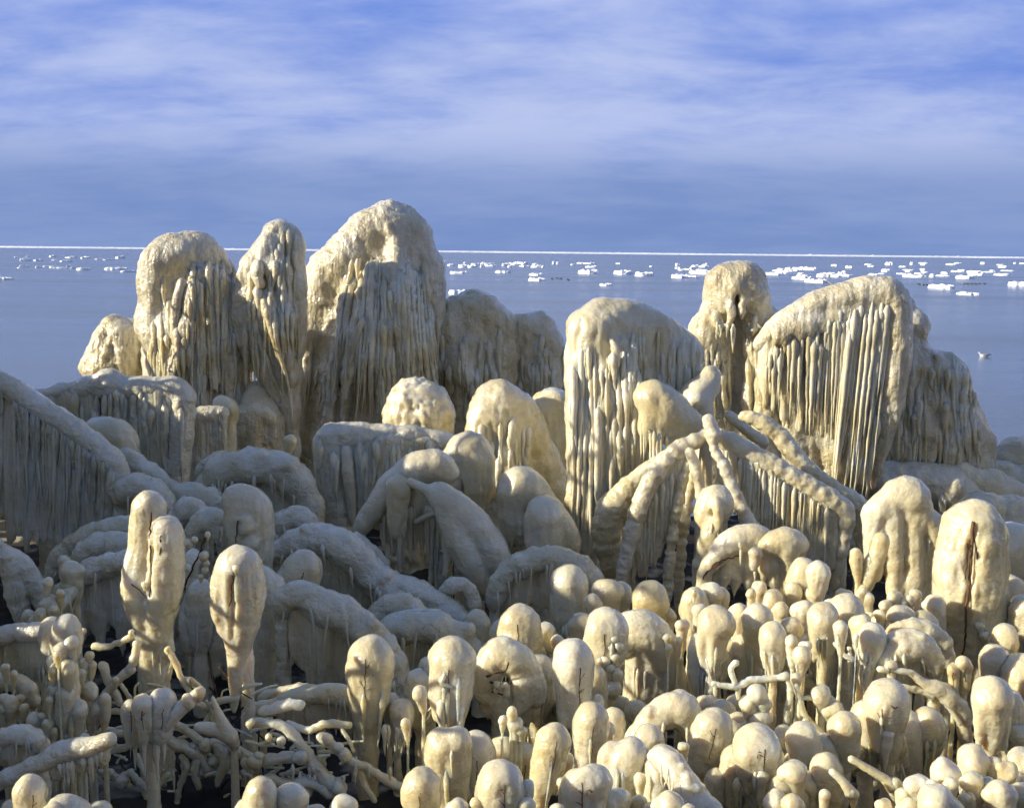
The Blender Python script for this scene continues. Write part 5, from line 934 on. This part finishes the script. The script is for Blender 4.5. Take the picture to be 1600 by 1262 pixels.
# ------------------------------------------------------------------ lower left: beaded twigs, tangle, fringe
t = bush('sunlit tower of stacked ice knobs, lower left', 5.0, [(104, 978, 20, 60, 'col', 0, 0, 0, 0), (80, 976, 15, 60, 'col', .1, 1, 0, 0), (108, 1006, 15, 24, 'ball', -.12, 0, 0, 0), (98, 1012, 13, 24, 'ball', -.14, 0, 0, 0), (94, 1044, 18, 40, 'ball', -.12, 0, 0, 0), (106, 1040, 14, 30, 'ball', -.16, 0, 0, 0), (82, 1046, 9, 20, 'ball', -.16, 0, 0, 0), (90, 1022, 8, 16, 'ball', -.2, 0, 0, 0), (102, 1084, 13, 50, 'col', -.15, 0, -4, 0), (84, 1075, 10, 20, 'ball', -.15, 0, 0, 0), (78, 1092, 8, 16, 'ball', -.18, 0, 0, 0), (122, 1106, 15, 40, 'drop', -.12, 0, -4, 0)])
bush('pair of knobbly bead strings right of the knob tower', 5.15, [(140, 1022, 9, 18, 'ball', 0, 0, 0, 0), (134, 1034, 11, 20, 'ball', 0, 0, 0, 0), (144, 1038, 9, 20, 'ball', 0, 0, 0, 0), (127, 1050, 10, 20, 'ball', -.05, 0, 0, 0), (140, 1076, 15, 30, 'ball', -.1, 0, 0, 0), (124, 1080, 9, 20, 'ball', -.1, 0, 0, 0), (164, 1090, 8, 44, 'col', -.1, 1, 0, 0), (148, 1104, 12, 40, 'drop', -.1, 1, 0, 0)])
bush('low shaded knobs at the foot of the knob tower', 4.85, [(53, 1122, 11, 30, 'col', 0, 0, 4, 0), (66, 1118, 8, 20, 'ball', 0, 0, 0, 0), (75, 1128, 10, 24, 'ball', -.05, 0, 0, 0), (84, 1140, 8, 20, 'ball', -.05, 0, 0, 0), (100, 1148, 10, 20, 'ball', 0, 0, 0, 0)])
bush('loose shaded knobs at the left edge', 4.9, [(17, 1096, 11, 24, 'col', 0, 0, 0, 0), (30, 1090, 9, 24, 'ball', .1, 0, 0, 0), (6, 1088, 11, 24, 'ball', .1, 0, 0, 0), (6, 1108, 12, 24, 'ball', 0, 0, 0, 0), (36, 1104, 9, 20, 'ball', 0, 0, 0, 0), (8, 1042, 9, 20, 'ball', .3, 0, 0, 0), (22, 1052, 8, 20, 'ball', .3, 0, 0, 0)])
bush('cluster of shaded pebble knobs under the arching branch, left', 6.2, [(76, 940, 14, 30, 'ball', 0, 0, 0, 0), (94, 925, 9, 20, 'ball', 0, 0, 0, 0), (64, 958, 10, 30, 'col', -.1, 0, 0, 0), (82, 952, 9, 20, 'ball', -.1, 0, 0, 0), (54, 966, 8, 20, 'col', -.1, 0, 0, 0), (115, 890, 20, 40, 'ball', .5, 0, 0, 0), (100, 875, 12, 30, 'ball', .6, 0, 0, 0), (75, 908, 8, 26, 'drop', 0, 0, 0, 0), (45, 960, 14, 30, 'ball', .1, 0, 0, 0), (128, 985, 7, 16, 'ball', -.4, 0, 0, 0)])
t, ob = fringe('shaded bead-topped branch with curtain at the left edge', 5.5, [(-30, 1000, 2, 13), (6, 992, 0, 14), (26, 984, 0, 12), (44, 990, 0, 14), (68, 984, 0, 13), (84, 990, 2, 12)], [(-20, 1004, 6, 70), (30, 1000, 6, 75), (80, 1000, 6, 75)], 6, lump=.15, sp=8, r=7, peb=(.5, 8))
mound('shaded ridge behind the loose knobs, left edge', 5.3, [(-20, 1075, 4, 12), (12, 1062, 0, 13), (40, 1076, 0, 12), (52, 1095, 0, 9)], group=None, m='ice')
t, ob = fringe('shaded branch with a row of short blunt icicles, bottom left', 4.4, [(-20, 1228, 10, 14), (30, 1206, 6, 13), (70, 1188, 2, 14), (100, 1172, 0, 16), (140, 1166, -2, 15), (170, 1156, -4, 12)], [(80, 1190, 4, 36), (120, 1180, 4, 40), (165, 1168, 2, 30)], 0, lump=.06, sp=9, r=6, peb=(.5, 8), end=False); t.row([(84, 1192, -6, 44), (130, 1182, -8, 52), (166, 1168, -8, 44)], 10, 5, parent=ob)
mound('shaded blocky ice shelf at the left edge above the blunt icicles', 4.6, [(-20, 1160, 0, 16), (20, 1148, 0, 16), (50, 1150, 0, 15), (66, 1165, 2, 12)], group=None, m='ice', cur=[(-10, 1160, 2, 50), (50, 1162, 2, 50)])
bush('sunlit bulb in the bottom left corner with a neck', 3.95, [(46, 1232, 23, 60, 'col', 0, 0, 0, 1), (20, 1262, 22, 40, 'ball', .1, 0, 0, 0)], G2)
bush('wide sunlit dome on the bottom edge, left', 3.85, [(108, 1262, 36, 40, 'ball', 0, 0, 0, 0), (85, 1270, 24, 40, 'ball', -.05, 0, 0, 0), (150, 1272, 26, 40, 'ball', .1, 0, 0, 0), (133, 1150, 10, 24, 'ball', .9, 0, 0, 0)], G2)
t = Thing('iced_bush', 'sunlit three-knob crown with a long drip and twig arm, lower left', 'iced bush', 225, 4.75)
t.club(223, 1098, 16, 62, 'drop', lean=2, w=-12, stem=False); t.club(254, 1093, 20, 64, 'col', lean=-6, w=6, twigs=1, stem=False); t.club(203, 1104, 13, 60, 'col', lean=4, w=10, stem=False, ice=1)
t.arm([(238, 1150, 0, 13), (262, 1125, 0, 15), (290, 1100, 0, 12), (308, 1084, 0, 10)], .12); t.icicle(224, 1136, -12, 80, 7); t.club(311, 1080, 11, 14, 'ball', twigs=0, stem=False); t.club(296, 1092, 12, 14, 'ball', twigs=0, stem=False, w=-4); t.icicle(243, 1138, -2, 90, 10); t.icicle(210, 1150, 8, 60, 6); t.icicle(255, 1140, 2, 60, 6)
toground(t, 236, 1130, 16, 10, 12); t.solid('stem_ice', 'ice', 2.2)
t = Thing('ice_spike', 'lone curved ice spike pointing up out of the tangle', 'ice spike', 355, 5.0); t.tube([(332, 1087, 0, 2), (338, 1105, 0, 4), (348, 1130, 0, 8), (358, 1148, 2, 10), (366, 1160, 10, 9)], 5); t.tube([(310, 1135, 4, 8), (335, 1140, 2, 9), (362, 1150, 0, 10)], 6); toground(t, 366, 1160, 16, 6, 8); t.solid('ice_spike', 'ice', 1.8, peb=(.4, 7))
# tangle: many iced twigs
t = Thing('iced_bush', 'shaded tangle of thin iced twigs in the dark lower left hollow', 'iced bush', 260, 5.3)
for pts in ([(148, 1010, 30, 7), (175, 1008, 26, 6), (205, 994, 20, 7)], [(205, 1045, 14, 9), (185, 1062, 10, 8), (160, 1090, 4, 7), (150, 1104, 0, 6)], [(214, 1005, 16, 7), (210, 1028, 14, 8), (200, 1050, 12, 8)], [(160, 1040, 16, 9), (172, 1068, 12, 8), (188, 1098, 8, 7)], [(262, 1015, 14, 6), (272, 1030, 10, 6), (285, 1062, 4, 6), (296, 1080, 0, 6)], [(286, 1062, 6, 6), (300, 1064, 6, 7), (318, 1078, 6, 5)], [(170, 1110, 12, 6), (190, 1112, 10, 6), (215, 1118, 12, 6)], [(160, 1140, 8, 7), (190, 1146, 4, 7), (220, 1140, 4, 6), (240, 1148, 0, 6)],
    [(250, 1148, -10, 9), (268, 1158, -12, 10), (290, 1168, -12, 12), (310, 1180, -12, 12), (322, 1200, -12, 10)], [(270, 1130, -4, 7), (290, 1140, -6, 8), (320, 1160, -8, 9), (350, 1160, -8, 8), (380, 1175, -8, 8)], [(284, 1182, -14, 6), (292, 1200, -16, 6), (280, 1230, -14, 6), (276, 1262, -12, 6)], [(310, 1185, -14, 8), (304, 1205, -16, 8), (310, 1230, -14, 6)], [(340, 1165, -10, 10), (352, 1185, -12, 12), (345, 1205, -14, 10), (340, 1225, -14, 6)], [(360, 1165, -10, 8), (385, 1180, -12, 10), (400, 1190, -12, 9)], [(205, 1205, -16, 5), (222, 1225, -18, 6), (240, 1235, -18, 6), (262, 1210, -18, 7)], [(222, 1225, -18, 5), (235, 1262, -18, 5)], [(215, 1180, -14, 5), (225, 1205, -18, 5), (240, 1235, -18, 5)], [(160, 1205, 0, 8), (185, 1215, -2, 9), (205, 1205, 0, 8)], [(175, 1172, 6, 6), (200, 1165, 8, 7), (225, 1160, 8, 6)],
    [(250, 1085, 20, 5), (262, 1060, 22, 5), (270, 1030, 22, 5)], [(190, 1070, 24, 4), (205, 1095, 22, 4), (212, 1120, 20, 4)], [(310, 1100, 18, 5), (330, 1108, 16, 6), (322, 1125, 14, 5)], [(320, 1105, 10, 7), (345, 1095, 8, 7), (370, 1090, 10, 6)]):
    t.arm([(*q[:3], q[3]*(.98-.25*i/len(pts))) for i, q in enumerate(pts)], .4)
for x, y, r in ((205, 987, 6), (262, 1012, 5), (180, 1060, 7), (300, 1062, 6), (322, 1162, 13), (300, 1165, 10), (352, 1172, 13), (362, 1185, 10), (205, 1150, 8), (248, 1152, 8), (312, 1205, 8), (334, 1185, 12), (385, 1205, 9), (190, 1218, 12), (170, 1205, 9)): t.club(x, y, r, 10, 'ball', w=-8, twigs=0, stem=False)
for i in range(14): t.icicle(t.rng.uniform(270, 400), t.rng.uniform(1175, 1205), -14+t.rng.uniform(-4, 4), t.rng.uniform(18, 50), t.rng.uniform(3, 5))
for i in range(60):
    x, y = t.rng.uniform(150, 430), t.rng.uniform(1080, 1255); a = t.rng.uniform(0, 6.28); L = t.rng.uniform(20, 50); w0 = t.rng.uniform(6, 34); r = t.rng.uniform(1.6, 4)
    t.arm([(x, y, w0, r), (x+math.cos(a)*L*.5+t.rng.uniform(-6, 6), y-abs(math.sin(a))*L*.35, w0-4, r), (x+math.cos(a)*L, y-abs(math.sin(a))*L*.5, w0-t.rng.uniform(0, 12), r*.7)], .4, ns=7)
for i in range(26):
    x, y, L = t.rng.uniform(150, 420), t.rng.uniform(1040, 1240), t.rng.uniform(40, 90); a = t.rng.uniform(-.9, .9); t.twig([(x, y, 24), (x+L*math.sin(a)*.5, y+L*.4, 18), (x+L*math.sin(a), y+L*math.cos(a)*.8, 20)], 1.6)
t = Thing('iced_bush', 'knot of fat iced limbs at bottom, between tangle and broad club', 'iced bush', 470, 5.0)
for pts in ([(396, 1128, 6, 9), (425, 1130, 2, 10), (450, 1140, 0, 11), (475, 1170, -2, 12), (500, 1205, -4, 13), (525, 1228, -6, 14)], [(385, 1190, 6, 13), (420, 1186, 2, 12), (455, 1182, 0, 12), (485, 1190, -2, 12), (505, 1215, -4, 10)], [(450, 1130, 10, 7), (480, 1140, 8, 8), (510, 1130, 8, 8), (545, 1132, 10, 8)], [(500, 1150, 4, 9), (525, 1168, 0, 10), (545, 1185, -4, 9), (575, 1200, -6, 8), (605, 1218, -8, 9), (622, 1228, -8, 10)], [(420, 1215, -6, 12), (450, 1225, -8, 12), (485, 1220, -8, 12), (515, 1240, -10, 12)], [(535, 1140, 6, 4), (545, 1155, 4, 4), (552, 1172, 2, 4)], [(560, 1200, 0, 6), (570, 1225, -2, 7), (585, 1250, -4, 6)], [(470, 1100, 24, 10), (440, 1102, 22, 12), (410, 1112, 20, 10)]):
    t.arm([(*q[:3], q[3]*.84) for q in pts], .35, ns=12)
for x, y, r in ((391, 1128, 8), (398, 1188, 14), (470, 1180, 14), (512, 1152, 10), (540, 1178, 12), (528, 1165, 9), (624, 1226, 10), (530, 1228, 15), (420, 1150, 8), (440, 1155, 9), (478, 1235, 12), (404, 1180, 10)): t.club(x, y, r, 10, 'ball', w=-8, twigs=0, stem=False)
for i in range(50):
    x, y = t.rng.uniform(385, 540), t.rng.uniform(1150, 1255); a = t.rng.uniform(0, 6.28); L = t.rng.uniform(16, 36); w0 = t.rng.uniform(2, 30); r = t.rng.uniform(1.6, 4)
    t.arm([(x, y, w0, r), (x+math.cos(a)*L*.5+t.rng.uniform(-6, 6), y-abs(math.sin(a))*L*.35, w0-4, r), (x+math.cos(a)*L, y-abs(math.sin(a))*L*.5, w0-t.rng.uniform(0, 12), r*.7)], .4, ns=7)
for i in range(12): t.icicle(t.rng.uniform(400, 620), t.rng.uniform(1190, 1215), -12, t.rng.uniform(16, 44), t.rng.uniform(3, 5))
mound('brown-lit smooth branch lying behind the knot of limbs', 5.5, [(395, 1110, 0, 9), (430, 1100, 0, 11), (480, 1085, 0, 14), (530, 1085, 0, 17), (560, 1100, 0, 14)], group=None, m='ice', lump=.04, peb=(.4, 8), cur=[(440, 1100, 6, 40), (550, 1095, 6, 60)])
mound('stub branch above the brown-lit smooth branch', 5.9, [(410, 1090, 4, 10), (450, 1080, 2, 10), (475, 1082, 0, 13), (500, 1080, 0, 10)], group=None, m='ice', lump=.06)
bush('sunlit bottom-edge bulb left of the wide lumps', 4.0, [(408, 1232, 23, 60, 'col', 0, 0, 0, 0), (452, 1246, 28, 50, 'ball', .05, 0, 10, 0), (535, 1258, 24, 40, 'ball', .05, 0, 0, 0), (490, 1268, 20, 40, 'ball', .1, 0, 0, 0), (385, 1262, 20, 40, 'ball', .1, 0, 0, 0)], G2)
t = Thing('iced_bush', 'shaded hanging drips and thick icicle right of the long-drip club', 'iced bush', 415, 6.9)
t.tube([(405, 905, 0, 24), (425, 935, 0, 24), (424, 990, 0, 13), (416, 1060, 0, 8), (412, 1115, 0, 4)], 10, .05); t.tube([(395, 1000, 4, 9), (402, 1040, 2, 9), (396, 1080, 0, 9), (404, 1120, 0, 8)], 6); t.curtain([(330, 960, 10, 130), (400, 950, 10, 150), (440, 960, 10, 140)], 10, 8, .3); t.tube([(315, 935, 10, 24), (305, 965, 10, 22), (300, 1010, 10, 16)], 10); toground(t, 420, 990, 10, 12, 16)
t.solid('ice_mass', 'ice', 2.2, peb=(.7, 8), lump=(2, 22), drape=(1.4, 12))
bush('pale round bulb tucked between twin clubs and long-drip club', 6.9, [(316, 925, 22, 80, 'col', 0, 1, 0, 0), (300, 870, 16, 40, 'ball', .3, 0, 0, 0), (292, 885, 9, 24, 'ball', .2, 0, 0, 0)])
t = Thing('iced_twig', 'bead-strung dark twig rising between the twin and long-drip clubs', 'iced twig', 300, 6.7); t.twig([(285, 925, 0), (300, 890, 0), (325, 830, 0)], 1.8)
for x, y, r in ((296, 848, 8), (304, 842, 7), (318, 868, 9), (322, 878, 7), (320, 890, 7), (330, 905, 6), (314, 900, 6), (325, 835, 6)): t.club(x, y, r, 9, 'ball', w=-4, twigs=0, stem=False)

# sprays of bare twigs breaking out of the front bulbs
for lb, x, y, r, rb in (('sunlit hooded bulb with long', 1184, 1176, 15, 37), ('bottom bulb with white twig', 782, 1238, 16, 33), ('front bulb with star-shaped', 918, 1235, 15, 36), ('big sunlit club with a bent', 700, 1045, 13, 33), ('bottom bulb with a tiny', 658, 1244, 13, 28), ('rounded shaded shoulder', 1040, 1215, 14, 28), ('slim club leaning', 860, 1190, 16, 20), ('paired sunlit egg', 1558, 1120, 14, 26), ('broad three-lobed', 745, 1205, 14, 26), ('broad three-lobed', 812, 1215, 16, 4), ('tall broad single', 584, 1060, 12, 31)):
    next(t for l, t in REG.items() if l.startswith(lb)).star(x, y, -rb*1.03, r*.7, 3)

# ------------------------------------------------------------------ unseen iced trees added left of the picture, placed to shade the hollow
S_ = np.array(SUN); A_ = np.cross([0, 0, 1.0], -S_); A_ /= np.linalg.norm(A_); A_ = A_ if A_[0] > 0 else -A_; B_ = np.cross(A_, S_); B_ = B_ if B_[2] > 0 else -B_
def added_shade_tree(a, b, wd, tt, label):
    P = a*A_+b*B_+tt*S_; g = ground(P[1]); t = Thing('ice_draped_tree', label, 'iced tree', 800, 8, 'unseen iced trees added for shade at left'); t.s = .01
    t.o = np.array([P[0], P[1], g]); t.e.location = t.o; rg = t.rng
    H = P[2]-g; top = P.copy()
    def T(pts, k=12):
        for q, r in zip(pts[:-1], pts[1:]): t.seg(np.array(q[:3]), q[3], np.array(r[:3]), r[3], k*.01)
    T([(top[0], top[1], top[2]-wd*.5, wd*.5), (top[0]+.05, top[1], g+H*.6, wd*.72), (top[0], top[1], g+H*.3, wd*.85), (top[0], top[1], g-.05, wd*.9)], 20)
    for i in range(7):
        q = rg.uniform(0, 6.28); r0 = wd*rg.uniform(.5, .9); z0 = top[2]-H*rg.uniform(.02, .4); x, y = top[0]+math.cos(q)*r0, top[1]+math.sin(q)*r0
        T([(top[0]+math.cos(q)*r0*.4, top[1]+math.sin(q)*r0*.4, z0-.1, .16), (x, y, z0-.05, rg.uniform(.12, .22)), (x+math.cos(q)*.1, y+math.sin(q)*.1, z0-rg.uniform(.5, 1.2), .04)], 14)
    t.solid('ice_mass', 'far_ice', 5.0, peb=(1.5, 14), lump=(6, 40), drape=(4, 22))
    for i in range(5):
        q = rg.uniform(0, 6.28); L = rg.uniform(.35, .8); C = np.array([[top[0], top[1], top[2]-.25, 2.6], [top[0]+math.cos(q)*L*.4, top[1]+math.sin(q)*L*.4, top[2]+L*.35, 2.2], [top[0]+math.cos(q)*L, top[1]+math.sin(q)*L, top[2]+L*.55, 1.6]])
        t.sweep('iced_twig', catmull(C, .1), 'ice', 7, .2, world=True)
for k, (a, b, wd, tt) in enumerate(((-13.15, 2.15, .4, 5.0), (-12.4, 2.48, .62, 5.0), (-11.35, 2.24, .55, 4.8), (-10.65, 2.5, .7, 4.8), (-10.0, 2.88, .65, 4.9), (-9.2, 2.95, .75, 5.1), (-8.45, 3.4, .6, 5.2), (-7.7, 2.75, .65, 5.3), (-7.0, 2.65, .5, 5.5), (-6.0, 1.72, .4, 3.4), (-5.55, 1.8, .4, 3.2), (-5.05, 1.8, .4, 3.0), (-4.65, 1.72, .3, 2.8))):
    added_shade_tree(a, b, wd, tt, 'unseen iced tree added for shade beyond the left edge, %s' % ('very farthest', 'next to the very farthest', 'third farthest', 'fourth farthest', 'fifth farthest', 'middle one', 'third nearest', 'second nearest', 'nearest tall one', 'farthest of the low ones', 'second low one', 'third low one', 'nearest of the low ones')[k])

# the frozen thicket goes on beyond the right edge: copies of what stands inside it
def copy_tree(o, parent=None):
    c = o.copy(); col.objects.link(c); c.parent = parent
    for ch in o.children: copy_tree(ch, c)
    return c
OUT = 'iced bushes outside the picture at right'
for k, (lb, dx, dy) in enumerate((('large sunlit column split', 1.15, .3), ('arched drip stump', 2.6, .2), ('cluster of pebble bulbs', 1.7, .1), ('sunlit drip-nosed bulb with side', 1.3, .25), ('paired sunlit egg', .75, -.1), ('pile of shiny pebble', .75, .05), ('sunlit hooded bulb with long', 1.7, .3), ('curtained bulbs filling', 1.9, .2), ('smooth sunlit ice stump', 6.6, -.3), ('ice_x', 0, 0), ('lower shaded dome', 7.2, -.8), ('big rounded ice arch', 8.4, .2), ('long thick blue ice branch', 5.9, .3), ('broad three-lobed club', 3.1, .2), ('large drip-fringed bulb', 1.6, -.1))):
    src = next((t for l, t in REG.items() if l.startswith(lb)), None)
    if src is None: continue
    c = copy_tree(src.e); c.location = (src.o[0]+dx, src.o[1]+dy, ground(src.o[1]+dy)); c['group'] = OUT
    c['label'] = 'iced growth outside the picture beyond the right edge, ' + ('cracked column', 'drip stump', 'pebble cluster', 'drip-nosed bulbs', 'egg pair', 'pebble pile', 'hooded bulb', 'curtained bulbs', 'smooth stump', '', 'grooved dome', 'broad arch', 'long snaking branch', 'lobed clubs', 'drip-fringed bulbs')[k]
